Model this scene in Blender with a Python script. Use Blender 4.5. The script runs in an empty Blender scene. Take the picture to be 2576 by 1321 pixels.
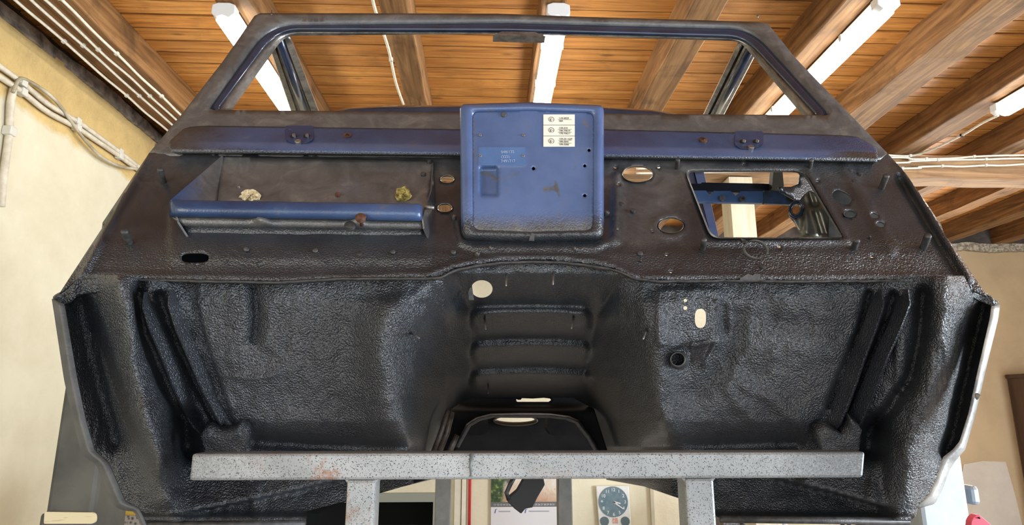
import bpy, bmesh, math, random
import numpy as np
from mathutils import Vector, Matrix, noise
from mathutils.geometry import delaunay_2d_cdt
random.seed(4)
C = bpy.context.scene.collection
sc = bpy.context.scene
# ------------------------------------------------------------------ camera
F, CX, CY = 1600.0, 1288.0, 660.5
PITCH = math.atan(360 / F); YAW = -math.atan(63 / F * math.cos(PITCH)); EYE = 1.6
cam = bpy.data.cameras.new('camera'); co = bpy.data.objects.new('camera', cam); C.objects.link(co)
cam.sensor_width = 36.0; cam.lens = 36.0 * F / 2576.0; cam.clip_start = 0.02; cam.clip_end = 100
co.location = (0, 0, EYE); co.rotation_euler = (math.pi / 2 + PITCH, 0, YAW)
sc.camera = co
# ------------------------------------------------------------------ exposure, world, lights
sc.view_settings.view_transform = 'Standard'; sc.view_settings.look = 'None'
sc.view_settings.gamma = 1.0; sc.view_settings.exposure = 0.2
sc.view_settings.use_curve_mapping = False
W = bpy.data.worlds.new('daylight'); sc.world = W; W.use_nodes = True
W.node_tree.nodes['Background'].inputs[0].default_value = (0.86, 0.93, 1.0, 1)
W.node_tree.nodes['Background'].inputs[1].default_value = 0.6
def area(name, loc, target, sx, sy, power, col):
    l = bpy.data.lights.new(name, 'AREA'); l.shape = 'RECTANGLE'; l.size = sx; l.size_y = sy; l.energy = power; l.color = col
    o = bpy.data.objects.new(name, l); C.objects.link(o); o.location = loc
    o.rotation_euler = (Vector(target) - Vector(loc)).to_track_quat('-Z', 'Y').to_euler(); return o
area('garage_door_daylight', (1.0, -3.4, 1.6), (0.6, 2, 1.0), 5.5, 3.0, 105, (0.93, 0.97, 1.0))
area('right_highlight_fill', (7.4, -0.6, 1.3), (0, 1.0, 1.2), 4.0, 2.4, 820, (0.80, 0.90, 1.0))  # added area light for highlights on the underseal; this wall has no door
area('left_bounce_fill', (-2.6, -1.4, 1.4), (0.5, 1.4, 1.4), 1.4, 2.0, 60, (1.0, 0.93, 0.82))  # added warm light standing in for bounce from the left; no window here
area('rear_area_light', (5.6, 7.2, 1.9), (-1, 4, 1.8), 2.0, 1.4, 120, (1.0, 0.97, 0.92))  # area light in front of the windowless back wall
# ------------------------------------------------------------------ pixel -> place helpers
_c, _s = math.cos(YAW), math.sin(YAW); _cp, _sp = math.cos(PITCH), math.sin(PITCH)
def ray(x, y):                                  # direction with y component 1 (numpy friendly): returns rx, rz
    u = (np.asarray(x, float) - CX) / F; v = -(np.asarray(y, float) - CY) / F
    dy = _cp - v * _sp; dz = _sp + v * _cp
    X = _c * u - _s * dy; Y = _s * u + _c * dy
    return X / Y, dz / Y
def P(x, y, Y):
    a, b = ray(x, y); return Vector((float(a) * Y, Y, float(b) * Y + EYE))
def Zp(x, y, h):                                # point at height h above the eye
    a, b = ray(x, y); Y = h / float(b); return Vector((float(a) * Y, Y, h + EYE))
def Xp(x, y, X):                                # point on the wall plane x = X
    a, b = ray(x, y); Y = X / float(a); return Vector((X, Y, float(b) * Y + EYE))
def plane(Y0, z0, deg):
    t = math.tan(math.radians(deg))
    return lambda x, y: (z0 - Y0 * t) / (ray(x, y)[1] - t)
FW = plane(1.0, .196, 57); WS = plane(1.244, .599, 63)
def sstep(a, b, x):
    t = np.clip((x - a) / (b - a), 0, 1); return t * t * (3 - 2 * t)
def interp_poly(pts, x):
    p = np.array(pts, float); return np.interp(x, p[:, 0], p[:, 1])
def dist_poly(pts, x, y):                       # distance to a polyline, signed side
    best = np.full(np.shape(x), 1e9); side = np.zeros(np.shape(x))
    for (ax, ay), (bx, by) in zip(pts[:-1], pts[1:]):
        dx, dy = bx - ax, by - ay; L = dx * dx + dy * dy
        t = np.clip(((x - ax) * dx + (y - ay) * dy) / L, 0, 1)
        d = np.hypot(x - ax - t * dx, y - ay - t * dy); s = np.sign(dx * (y - ay) - dy * (x - ax))
        m = d < best; best = np.where(m, d, best); side = np.where(m, s, side)
    return best, side
def ridge(pts, w, x, y): d, s = dist_poly(pts, x, y); return np.exp(-(d / w) ** 2)
def edge(pts, w, x, y): d, s = dist_poly(pts, x, y); return sstep(-w, w, d * s)
def rrect(cx, cy, hx, hy, r, w, x, y):          # 1 inside a rounded rectangle, soft edge w
    qx = np.abs(x - cx) - hx + r; qy = np.abs(y - cy) - hy + r
    d = np.hypot(np.maximum(qx, 0), np.maximum(qy, 0)) + np.minimum(np.maximum(qx, qy), 0) - r
    return 1 - sstep(-w, w, d)
def inpoly(poly, x, y):
    p = np.array(poly, float); n = len(p); r = np.zeros(np.shape(x), bool); j = n - 1
    for i in range(n):
        xi, yi = p[i]; xj, yj = p[j]
        if yi != yj:
            r ^= ((yi > y) != (yj > y)) & (x < (xj - xi) * (y - yi) / (yj - yi) + xi)
        j = i
    return r
def ell(cx, cy, rx, ry, n=28, rot=0, sq=2.0):
    o = []; c, s = math.cos(math.radians(rot)), math.sin(math.radians(rot))
    for i in range(n):
        a = 2 * math.pi * i / n; ca, sa = math.cos(a), math.sin(a)
        u = rx * math.copysign(abs(ca) ** (2 / sq), ca); v = ry * math.copysign(abs(sa) ** (2 / sq), sa)
        o.append((cx + u * c - v * s, cy + u * s + v * c))
    return o
def rpoly(pts, rad, nc=6, ns=8):                # rounded polygon, same vertex count for the same number of corners
    n = len(pts); out = []
    if not isinstance(rad, (list, tuple)): rad = [rad] * n
    ends = []
    for i in range(n):
        p = Vector(pts[i]); a = Vector(pts[i - 1]); b = Vector(pts[(i + 1) % n])
        da = (a - p); db = (b - p); r = min(rad[i], da.length * .45, db.length * .45)
        ends.append((p + da.normalized() * r, p, p + db.normalized() * r))
    for i in range(n):
        s, p, e = ends[i]
        for k in range(nc + 1):
            t = k / nc; out.append(tuple(s * (1 - t) ** 2 + p * 2 * t * (1 - t) + e * t * t))
        nx = ends[(i + 1) % n][0]
        for k in range(1, ns): out.append(tuple(e.lerp(nx, k / ns)))
    return out
def dens(pts, step, closed=True):
    out = []; m = len(pts)
    for i in range(m if closed else m - 1):
        a = Vector(pts[i]); b = Vector(pts[(i + 1) % m]); k = max(1, int((b - a).length / step))
        for j in range(k): out.append(tuple(a.lerp(b, j / k)))
    if not closed: out.append(tuple(pts[-1]))
    return out
# ------------------------------------------------------------------ object helpers
def tag(o, label=None, cat=None, group=None, kind=None):
    if label: o['label'] = label
    if cat: o['category'] = cat
    if group: o['group'] = group
    if kind: o['kind'] = kind
    return o
def thing(name, loc, label, cat, group=None):
    o = bpy.data.objects.new(name, None); C.objects.link(o); o.location = loc; o.empty_display_size = .1
    return tag(o, label, cat, group)
def wl(o):                                      # world location of an un-rotated chain
    v = Vector((0, 0, 0))
    while o is not None: v += o.location; o = o.parent
    return v
def mesh(name, vs, fs, mat, parent=None, smooth=True, label=None, attr=None, solid=0, off=-1, bevel=0, sub=0, auto=None):
    me = bpy.data.meshes.new(name)
    base = wl(parent) if parent else Vector((0, 0, 0))
    me.from_pydata([tuple(Vector(v) - base) for v in vs], [], [tuple(f) for f in fs])
    if attr is not None:
        a = me.color_attributes.new('pmask', 'FLOAT_COLOR', 'POINT')
        a.data.foreach_set('color', np.asarray(attr, dtype=np.float32).ravel())
    me.materials.append(mat)
    if smooth: me.polygons.foreach_set('use_smooth', [True] * len(me.polygons))
    me.validate(); me.update()
    o = bpy.data.objects.new(name, me); C.objects.link(o)
    if parent: o.parent = parent
    if label: o['label'] = label
    if smooth and auto:
        me.set_sharp_from_angle(angle=math.radians(auto))
    if solid:
        m = o.modifiers.new('thickness', 'SOLIDIFY'); m.thickness = solid; m.offset = off
    if bevel:
        m = o.modifiers.new('edge', 'BEVEL'); m.width = bevel; m.segments = 2; m.limit_method = 'ANGLE'
    if sub:
        m = o.modifiers.new('smooth', 'SUBSURF'); m.levels = m.render_levels = sub
    return o
def fix(o, toward=None):                         # consistent outward normals
    bm = bmesh.new(); bm.from_mesh(o.data); bmesh.ops.recalc_face_normals(bm, faces=bm.faces); bm.to_mesh(o.data); bm.free(); return o
class MB:
    def __init__(s): s.v = []; s.f = []
    def add(s, vs, fs): n = len(s.v); s.v += [Vector(v) for v in vs]; s.f += [tuple(i + n for i in f) for f in fs]; return s
    def box(s, a, b):
        x0, y0, z0 = a; x1, y1, z1 = b
        return s.add([(x0, y0, z0), (x1, y0, z0), (x1, y1, z0), (x0, y1, z0), (x0, y0, z1), (x1, y0, z1), (x1, y1, z1), (x0, y1, z1)],
                     [(0, 3, 2, 1), (4, 5, 6, 7), (0, 1, 5, 4), (1, 2, 6, 5), (2, 3, 7, 6), (3, 0, 4, 7)])
    def tube(s, pts, r, n=8, caps=True):
        pts = [Vector(p) for p in pts]; m = len(pts); vs = []; fs = []
        rr = r if isinstance(r, (list, tuple)) else [r] * m
        up = None
        for i, p in enumerate(pts):
            d = (pts[min(i + 1, m - 1)] - pts[max(i - 1, 0)]).normalized()
            if up is None: up = d.orthogonal().normalized()
            a = (up - d * up.dot(d)).normalized(); up = a; b = d.cross(a)
            for k in range(n):
                t = 2 * math.pi * k / n; vs.append(p + (a * math.cos(t) + b * math.sin(t)) * rr[i])
        for i in range(m - 1):
            for k in range(n): fs.append((i * n + k, i * n + (k + 1) % n, (i + 1) * n + (k + 1) % n, (i + 1) * n + k))
        if caps: fs.append(tuple(range(n - 1, -1, -1))); fs.append(tuple((m - 1) * n + k for k in range(n)))
        return s.add(vs, fs)
    def ext(s, poly, d):                         # extrude a 3D polygon along vector d
        n = len(poly); d = Vector(d); a = [Vector(p) for p in poly]
        return s.add(a + [p + d for p in a], [tuple(range(n)), tuple(range(2 * n - 1, n - 1, -1))] + [(i, i + n, (i + 1) % n + n, (i + 1) % n) for i in range(n)])
    def build(s, name, mat, parent=None, **k): return fix(mesh(name, s.v, s.f, mat, parent, **k))
def rows(name, rr, mat, parent=None, closed=False, attr=None, **k):   # surface through rows of 3D points
    n = len(rr[0]); vs = [p for r in rr for p in r]; fs = []
    for i in range(len(rr) - 1):
        for j in range(n if closed else n - 1):
            jj = (j + 1) % n; fs.append((i * n + j, (i + 1) * n + j, (i + 1) * n + jj, i * n + jj))
    return mesh(name, vs, fs, mat, parent, attr=attr, **k)
def panel(name, outline, holes, Yf, mat, parent=None, step=9, attr=None, **k):
    ol = dens(outline, step); hl = [dens(h, step) for h in holes]
    pts = list(ol); edges = [(i, (i + 1) % len(ol)) for i in range(len(ol))]
    for h in hl:
        b = len(pts); pts += h; edges += [(b + i, b + (i + 1) % len(h)) for i in range(len(h))]
    a = np.array(ol); xs = np.arange(a[:, 0].min() + step / 2, a[:, 0].max(), step); ys = np.arange(a[:, 1].min() + step / 2, a[:, 1].max(), step)
    gx, gy = np.meshgrid(xs, ys); gx = gx + (np.arange(len(ys)) % 2)[:, None] * step / 2; gx = gx.ravel(); gy = gy.ravel()
    ok = inpoly(ol, gx, gy)
    for h in hl: ok &= ~inpoly(h, gx, gy)
    gx, gy = gx[ok], gy[ok]
    bd = np.array(pts); keep = np.ones(len(gx), bool)
    for i in range(0, len(bd), 400):
        d = np.hypot(gx[:, None] - bd[None, i:i + 400, 0], gy[:, None] - bd[None, i:i + 400, 1]).min(1); keep &= d > step * .45
    pts += list(zip(gx[keep], gy[keep]))
    r = delaunay_2d_cdt([Vector(p) for p in pts], edges, [], 0, 1e-4)
    v = np.array([tuple(p) for p in r[0]]); f = [t for t in r[2] if len(t) == 3]; fa = np.array(f)
    c = v[fa].mean(1); ok = inpoly(ol, c[:, 0], c[:, 1])
    for h in hl: ok &= ~inpoly(h, c[:, 0], c[:, 1])
    fa = fa[ok]
    used = np.unique(fa); re = -np.ones(len(v), int); re[used] = np.arange(len(used)); v = v[used]; fa = re[fa]
    # counter-clockwise in image (y down) -> face the camera
    a0, b0, c0 = v[fa[:, 0]], v[fa[:, 1]], v[fa[:, 2]]
    cr = (b0[:, 0] - a0[:, 0]) * (c0[:, 1] - a0[:, 1]) - (b0[:, 1] - a0[:, 1]) * (c0[:, 0] - a0[:, 0])
    fa[cr > 0] = fa[cr > 0][:, ::-1]
    Y = Yf(v[:, 0], v[:, 1]) if callable(Yf) else np.full(len(v), float(Yf))
    rx, rz = ray(v[:, 0], v[:, 1]); vs = np.stack([rx * Y, Y, rz * Y + EYE], 1)
    at = None
    if attr is not None:
        m = attr(v[:, 0], v[:, 1]); at = np.stack([np.broadcast_to(q, Y.shape) for q in m] + [np.ones_like(Y)], 1)
    return mesh(name, vs.tolist(), fa.tolist(), mat, parent, attr=at, **k)
def plate(name, poly, Y, th, mat, parent=None, **k):   # flat plate facing us, thickness away from us
    Yf = Y if callable(Y) else (lambda x, y: Y)
    return MB().ext([P(x, y, float(Yf(x, y))) for x, y in poly], (0, th, 0)).build(name, mat, parent, **k)
def flat(m, n): return [[m[0], m[1], m[2], 1]] * n
# ------------------------------------------------------------------ materials
def newmat(name):
    m = bpy.data.materials.new(name); m.use_nodes = True; nt = m.node_tree
    b = nt.nodes['Principled BSDF']; return m, nt, b
def N(nt, t, **k):
    n = nt.nodes.new(t)
    for a, v in k.items(): setattr(n, a, v)
    return n
def texco(nt, scale=(1, 1, 1)):
    g = N(nt, 'ShaderNodeNewGeometry'); mp = N(nt, 'ShaderNodeMapping'); mp.inputs['Scale'].default_value = scale
    nt.links.new(g.outputs['Position'], mp.inputs['Vector']); return mp.outputs[0]
def nz(nt, vec, scale, detail=4, rough=.55, dist=0):
    n = N(nt, 'ShaderNodeTexNoise'); n.inputs['Scale'].default_value = scale; n.inputs['Detail'].default_value = detail
    n.inputs['Roughness'].default_value = rough; n.inputs['Distortion'].default_value = dist
    nt.links.new(vec, n.inputs['Vector']); return n.outputs['Fac']
def ramp(nt, fac, stops):
    r = N(nt, 'ShaderNodeValToRGB'); e = r.color_ramp.elements
    while len(e) < len(stops): e.new(.5)
    for i, (p, c) in enumerate(stops): e[i].position = p; e[i].color = (*c, 1) if len(c) == 3 else c
    nt.links.new(fac, r.inputs[0]); return r.outputs[0]
def mixc(nt, fac, a, b):
    m = N(nt, 'ShaderNodeMix', data_type='RGBA')
    if isinstance(fac, float): m.inputs[0].default_value = fac
    else: nt.links.new(fac, m.inputs[0])
    for s, v in ((m.inputs[6], a), (m.inputs[7], b)):
        if isinstance(v, tuple): s.default_value = (*v, 1)
        else: nt.links.new(v, s)
    return m.outputs[2]
def mth(nt, op, a, b=None, c=None, clamp=False):
    m = N(nt, 'ShaderNodeMath', operation=op, use_clamp=clamp)
    for s, v in zip(m.inputs, (a, b, c)):
        if v is None: continue
        if isinstance(v, (int, float)): s.default_value = v
        else: nt.links.new(v, s)
    return m.outputs[0]
def bump(nt, b, h, strength, dist, prev=None):
    n = N(nt, 'ShaderNodeBump'); n.inputs['Distance'].default_value = dist
    if isinstance(strength, (int, float)): n.inputs['Strength'].default_value = strength
    else: nt.links.new(strength, n.inputs['Strength'])
    nt.links.new(h, n.inputs['Height'])
    if prev is not None: nt.links.new(prev, n.inputs['Normal'])
    nt.links.new(n.outputs[0], b.inputs['Normal']); return n.outputs[0]
def simple(name, c1, c2=None, sc_=8, rough=.5, metal=0, bs=0, bd=.002, bscale=60, stretch=(1, 1, 1), coat=0, pts=(.35, .65)):
    m, nt, b = newmat(name); v = texco(nt, stretch)
    if c2 is None: b.inputs['Base Color'].default_value = (*c1, 1)
    else: nt.links.new(ramp(nt, nz(nt, v, sc_, 6), [(pts[0], c1), (pts[1], c2)]), b.inputs['Base Color'])
    b.inputs['Roughness'].default_value = rough; b.inputs['Metallic'].default_value = metal; b.inputs['Coat Weight'].default_value = coat
    if bs: bump(nt, b, nz(nt, v, bscale, 5), bs, bd)
    return m
# painted body shell: pmask.r = blue paint, pmask.g = bare brown primer, pmask.b = how coarse the underseal is
def shell_mat():
    m, nt, b = newmat('body_shell_paint'); v = texco(nt)
    at = N(nt, 'ShaderNodeAttribute', attribute_name='pmask'); sp = N(nt, 'ShaderNodeSeparateColor'); nt.links.new(at.outputs['Color'], sp.inputs[0])
    big = nz(nt, v, 9, 8, .62); fine = nz(nt, v, 160, 4, .6)
    seal = ramp(nt, big, [(.3, (.015, .0175, .022)), (.7, (.031, .035, .042))])
    prim = ramp(nt, nz(nt, v, 14, 6, .7, .8), [(.3, (.052, .052, .053)), (.52, (.092, .088, .087)), (.72, (.165, .155, .138))])
    blue = mixc(nt, at.outputs['Alpha'], ramp(nt, nz(nt, v, 11, 6, .6), [(.3, (.008, .024, .070)), (.7, (.020, .056, .145))]), ramp(nt, nz(nt, v, 11, 6, .6), [(.3, (.050, .086, .195)), (.7, (.085, .132, .27))]))
    dirt = ramp(nt, nz(nt, v, 22, 6, .72), [(.60, (0, 0, 0)), (.70, (1, 1, 1))])
    blue = mixc(nt, mth(nt, 'MULTIPLY', dirt, .55), blue, (.11, .095, .07))
    jit = mth(nt, 'MULTIPLY_ADD', mth(nt, 'ADD', big, fine), .42, -.42)
    r = mth(nt, 'ADD', sp.outputs[0], jit); g = mth(nt, 'ADD', sp.outputs[1], jit)
    rr = mth(nt, 'MULTIPLY_ADD', r, 2.2, -.6, True); gg = mth(nt, 'MULTIPLY_ADD', g, 1.6, -.38, True)
    c = mixc(nt, gg, seal, prim); c = mixc(nt, rr, c, blue)
    nt.links.new(c, b.inputs['Base Color'])
    ro = mth(nt, 'MULTIPLY_ADD', rr, .0, .29); ro = mth(nt, 'ADD', ro, mth(nt, 'MULTIPLY', gg, .06)); nt.links.new(ro, b.inputs['Roughness'])
    b.inputs['Specular IOR Level'].default_value = .62
    nt.links.new(mth(nt, 'MULTIPLY', sp.outputs[2], .7, None, True), b.inputs['Coat Weight']); b.inputs['Coat Roughness'].default_value = .2
    vo = N(nt, 'ShaderNodeTexVoronoi', feature='F1'); vo.inputs['Scale'].default_value = 320; nt.links.new(v, vo.inputs['Vector'])
    h = mth(nt, 'ADD', mth(nt, 'MULTIPLY', vo.outputs['Distance'], -.55), nz(nt, v, 380, 2, .5)); n1 = bump(nt, b, h, mth(nt, 'MULTIPLY', sp.outputs[2], 1.0, None, True), .0032)
    v2 = texco(nt, (1, 1, .35)); h2 = nz(nt, v2, 38, 5, .6, .5)
    n2_ = bump(nt, b, h2, mth(nt, 'MULTIPLY', sp.outputs[2], .28, None, True), .003, n1); nt.links.new(n2_, b.inputs['Coat Normal'])
    return m
SH = shell_mat()
def plaster(name, base, dirtc, top=None):
    m, nt, b = newmat(name); v = texco(nt)
    c = ramp(nt, nz(nt, v, 1.3, 9, .65), [(.3, dirtc), (.55, base), (.8, tuple(min(1, q * 1.06) for q in base))])
    if top:                                        # bare yellow render above a height
        z0, tc, soft = top; sx = N(nt, 'ShaderNodeSeparateXYZ'); g = N(nt, 'ShaderNodeNewGeometry'); nt.links.new(g.outputs['Position'], sx.inputs[0])
        k = mth(nt, 'MULTIPLY_ADD', mth(nt, 'ADD', sx.outputs[2], mth(nt, 'MULTIPLY', nz(nt, v, 6, 6), soft * 3)), 1 / soft, -(z0 + soft * 1.5) / soft, True)
        tcol = ramp(nt, nz(nt, v, 7, 9, .7), [(.3, tuple(q * .8 for q in tc)), (.6, tc), (.8, tuple(min(1, q * 1.1) for q in tc))])
        c = mixc(nt, k, c, tcol)
        cr = ramp(nt, nz(nt, texco(nt, (1, 1, 1)), 2.4, 10, .8, 2), [(.492, (0, 0, 0)), (.5, (1, 1, 1)), (.508, (0, 0, 0))])
        c = mixc(nt, mth(nt, 'MULTIPLY', mth(nt, 'MULTIPLY', cr, k), .35), c, (.12, .09, .05))
    nt.links.new(c, b.inputs['Base Color']); b.inputs['Roughness'].default_value = .85
    bump(nt, b, nz(nt, v, 22, 8, .6), .4, .01); return m
def wood(name, dark, mid, light, axis='X', index=None, grain=26, rough=.55, stain=.5):
    m, nt, b = newmat(name)
    st = {'X': (.055, 1, 1), 'Y': (1, .055, 1), 'Z': (1, 1, .055)}[axis]
    g = N(nt, 'ShaderNodeNewGeometry'); sx = N(nt, 'ShaderNodeSeparateXYZ'); nt.links.new(g.outputs['Position'], sx.inputs[0])
    cb = N(nt, 'ShaderNodeCombineXYZ'); idx = None
    if index:                                      # boards differ: index along y
        idx = mth(nt, 'FLOOR', mth(nt, 'DIVIDE', sx.outputs[1], index)); w = N(nt, 'ShaderNodeTexWhiteNoise', noise_dimensions='1D'); nt.links.new(idx, w.inputs['W'])
        nt.links.new(mth(nt, 'MULTIPLY_ADD', w.outputs['Value'], 37, sx.outputs[0]), cb.inputs[0])
    else: nt.links.new(sx.outputs[0], cb.inputs[0])
    nt.links.new(sx.outputs[1], cb.inputs[1]); nt.links.new(sx.outputs[2], cb.inputs[2])
    mp = N(nt, 'ShaderNodeMapping'); mp.inputs['Scale'].default_value = st; nt.links.new(cb.outputs[0], mp.inputs[0]); v = mp.outputs[0]
    gr = nz(nt, v, grain, 8, .62, 1.2); bl = nz(nt, cb.outputs[0], 3.2, 7, .6, .4)
    c = ramp(nt, gr, [(.28, dark), (.5, mid), (.72, light)])
    if index:
        tone = ramp(nt, w.outputs['Value'], [(0, (.66, .58, .52)), (.5, (1, 1, 1)), (1, (1.0, .86, .72))])
        mm = N(nt, 'ShaderNodeMix', data_type='RGBA', blend_type='MULTIPLY'); mm.inputs[0].default_value = .75; nt.links.new(c, mm.inputs[6]); nt.links.new(tone, mm.inputs[7]); c = mm.outputs[2]
    if index:                                      # groove shade between boards, painted into the colour as dark bands
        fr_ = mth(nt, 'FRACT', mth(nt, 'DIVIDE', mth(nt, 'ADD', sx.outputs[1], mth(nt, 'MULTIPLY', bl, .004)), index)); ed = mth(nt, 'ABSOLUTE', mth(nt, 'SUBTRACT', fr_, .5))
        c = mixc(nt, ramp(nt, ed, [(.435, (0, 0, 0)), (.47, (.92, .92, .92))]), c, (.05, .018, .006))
    s = ramp(nt, bl, [(.53, (0, 0, 0)), (.74, (1, 1, 1))]); c = mixc(nt, mth(nt, 'MULTIPLY', s, stain), c, tuple(q * .45 for q in dark))
    vo = N(nt, 'ShaderNodeTexVoronoi'); vo.inputs['Scale'].default_value = 1.0; mp2 = N(nt, 'ShaderNodeMapping'); mp2.inputs['Scale'].default_value = {'X': (2.2, 7, 7), 'Y': (7, 2.2, 7), 'Z': (7, 7, 2.2)}[axis]
    nt.links.new(cb.outputs[0], mp2.inputs[0]); nt.links.new(mp2.outputs[0], vo.inputs['Vector'])
    kn = ramp(nt, vo.outputs['Distance'], [(.07, (1, 1, 1)), (.14, (0, 0, 0))]); c = mixc(nt, mth(nt, 'MULTIPLY', kn, .7), c, tuple(q * .4 for q in dark))
    nt.links.new(c, b.inputs['Base Color']); b.inputs['Roughness'].default_value = rough
    bump(nt, b, gr, .35, .004); return m
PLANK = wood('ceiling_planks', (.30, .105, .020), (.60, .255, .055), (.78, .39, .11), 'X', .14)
BEAM = wood('old_beam_wood', (.085, .036, .011), (.23, .108, .034), (.38, .205, .078), 'Y', None, 20, .7, .7)
CROSS = wood('cross_beam_wood', (.15, .08, .035), (.34, .19, .085), (.5, .31, .15), 'X', None, 18, .75, .7)
DARKWOOD = simple('dark_gap_boards', (.05, .04, .035), (.11, .09, .075), 6, .85, 0, .5, .01, 30)
WALLL = plaster('left_wall_plaster', (.66, .61, .46), (.56, .50, .36), (3.27, (.60, .42, .17), .05))
WALLB = plaster('back_wall_plaster', (.80, .74, .56), (.70, .63, .46))
WALLR = plaster('tan_wall_plaster', (.55, .40, .23), (.46, .33, .19))
FLOOR = simple('concrete_floor', (.29, .29, .29), (.37, .37, .37), 3, .6, 0, .3, .005, 40)
def galv(name, a, bb, rust=.5, specks=True):
    m, nt, b = newmat(name); v = texco(nt)
    c = ramp(nt, nz(nt, v, 12, 8, .65), [(.3, a), (.7, bb)])
    if rust: c = mixc(nt, mth(nt, 'MULTIPLY', ramp(nt, nz(nt, v, 7, 7, .7), [(.60, (0, 0, 0)), (.70, (1, 1, 1))]), rust), c, (.24, .09, .03))
    if specks:
        c = mixc(nt, ramp(nt, nz(nt, v, 620, 2, .5), [(.60, (0, 0, 0)), (.64, (1, 1, 1))]), c, (.03, .03, .03))
        sx = N(nt, 'ShaderNodeSeparateXYZ'); nt.links.new(v, sx.inputs[0])   # black overspray drifted onto both ends of the bar
        ax = mth(nt, 'ABSOLUTE', mth(nt, 'SUBTRACT', sx.outputs[0], .03)); sp_ = mth(nt, 'MULTIPLY_ADD', ax, 3.4, -.95, True)
        c = mixc(nt, mth(nt, 'MULTIPLY', sp_, ramp(nt, nz(nt, v, 420, 3, .7), [(.38, (.35, .35, .35)), (.56, (1, 1, 1))])), c, (.075, .078, .085))
        rx_ = mth(nt, 'ABSOLUTE', mth(nt, 'ADD', sx.outputs[0], .245)); rz_ = mth(nt, 'MULTIPLY_ADD', rx_, -9, 1.0, True)
        c = mixc(nt, mth(nt, 'MULTIPLY', rz_, ramp(nt, nz(nt, v, 26, 6, .7), [(.50, (0, 0, 0)), (.60, (.8, .8, .8))])), c, (.24, .085, .025))
        ends = ramp(nt, nz(nt, v, 4.5, 6, .7), [(.5, (0, 0, 0)), (.75, (1, 1, 1))]); c = mixc(nt, mth(nt, 'MULTIPLY', ends, .4), c, (.09, .09, .095))
    nt.links.new(c, b.inputs['Base Color']); b.inputs['Metallic'].default_value = .25; b.inputs['Roughness'].default_value = .42
    bump(nt, b, nz(nt, v, 120, 4), .15, .001); return m
GALV = galv('galvanised_tube', (.23, .24, .24), (.36, .37, .37), .3)
GALVD = galv('grey_tube', (.085, .083, .075), (.16, .155, .14), .1, False)
LIFTL = simple('grey_lift_paint', (.055, .057, .055), (.11, .11, .10), 5, .45, .3, .1, .002, 60)
LIFTR = simple('light_lift_steel', (.28, .32, .36), (.38, .42, .46), 5, .4, .4, .1, .002, 60)
BLACK = simple('black_plastic', (.012, .012, .012), rough=.4)
STEEL = simple('dull_steel', (.16, .15, .14), (.30, .28, .26), 60, .4, .7, .3, .0006, 900)
DKSTEEL = simple('black_coated_steel', (.03, .03, .03), (.075, .07, .068), 90, .45, .2, .5, .001, 500)
RUSTY = simple('rusted_steel', (.05, .02, .012), (.16, .065, .03), 90, .7, .2, .4, .001, 400)
CHROME = simple('bare_metal_edge', (.16, .15, .14), (.38, .36, .33), 30, .3, .75, .5, .002, 180, (1, 1, .3))
BLUEG = simple('dark_blue_gloss', (.010, .016, .034), (.020, .031, .062), 12, .22, 0, 0, coat=.6)
BLUE = simple('blue_paint', (.055, .115, .26), (.085, .16, .34), 14, .33, .1, .1, .001, 200)
CABLE = simple('white_cable', (.62, .57, .46), (.76, .71, .60), 30, .5)
PIPE = simple('grey_wall_conduit', (.50, .44, .34), (.66, .59, .47), 20, .55)
CLIP = simple('cable_clip', (.6, .57, .5), rough=.5)
WHITE = simple('white_plastic', (.75, .76, .76), rough=.35)
CREAM = simple('cream_paint', (.74, .69, .55), (.82, .77, .64), 8, .55)
LABEL = simple('label_paper', (.72, .69, .58), (.80, .77, .66), 40, .5)
INK = simple('black_ink', (.03, .03, .03), rough=.6)
RED = simple('red_paint', (.55, .03, .035), (.65, .05, .05), 10, .4)
YELLOW = simple('yellow_paint', (.62, .40, .05), (.74, .50, .08), 12, .5)
FOAM = simple('dried_adhesive', (.55, .44, .24), (.80, .72, .52), 90, .5, 0, .9, .004, 160)
FOAM2 = simple('yellowed_sealant', (.16, .12, .03), (.52, .42, .14), 90, .3, 0, .9, .004, 160)
def emis(name, col, st):
    m, nt, b = newmat(name); b.inputs['Emission Color'].default_value = (*col, 1); b.inputs['Emission Strength'].default_value = st
    b.inputs['Base Color'].default_value = (.9, .9, .9, 1); return m
TUBE = emis('lit_diffuser', (1.0, 0.98, .88), 18)
# ================================================================== THE ROOM
ZC = EYE + 2.30                                   # underside of the boarding
def struct(o): o['kind'] = 'structure'; return o
struct(MB().box((-3.1, -4, -.1), (7.9, 9.6, 0)).build('floor', FLOOR, smooth=False))
m = MB(); y = -4.2
while y < 8.2: m.box((-3.1, y + .006, ZC + random.uniform(0, .007)), (7.9, y + .134, ZC + .03)); y += .14
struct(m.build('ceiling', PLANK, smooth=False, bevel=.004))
struct(MB().box((-3.1, -4.2, ZC + .029), (7.9, 8.5, ZC + .08)).build('ceiling_backing', DARKWOOD, smooth=False))
struct(MB().box((-3.0, -4, 0), (-2.75, 8.2, EYE + 2.16)).build('wall_left', WALLL, smooth=False))
struct(MB().box((7.8, -4, 0), (8.0, 8.2, ZC)).build('wall_right', WALLB, smooth=False))
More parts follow.
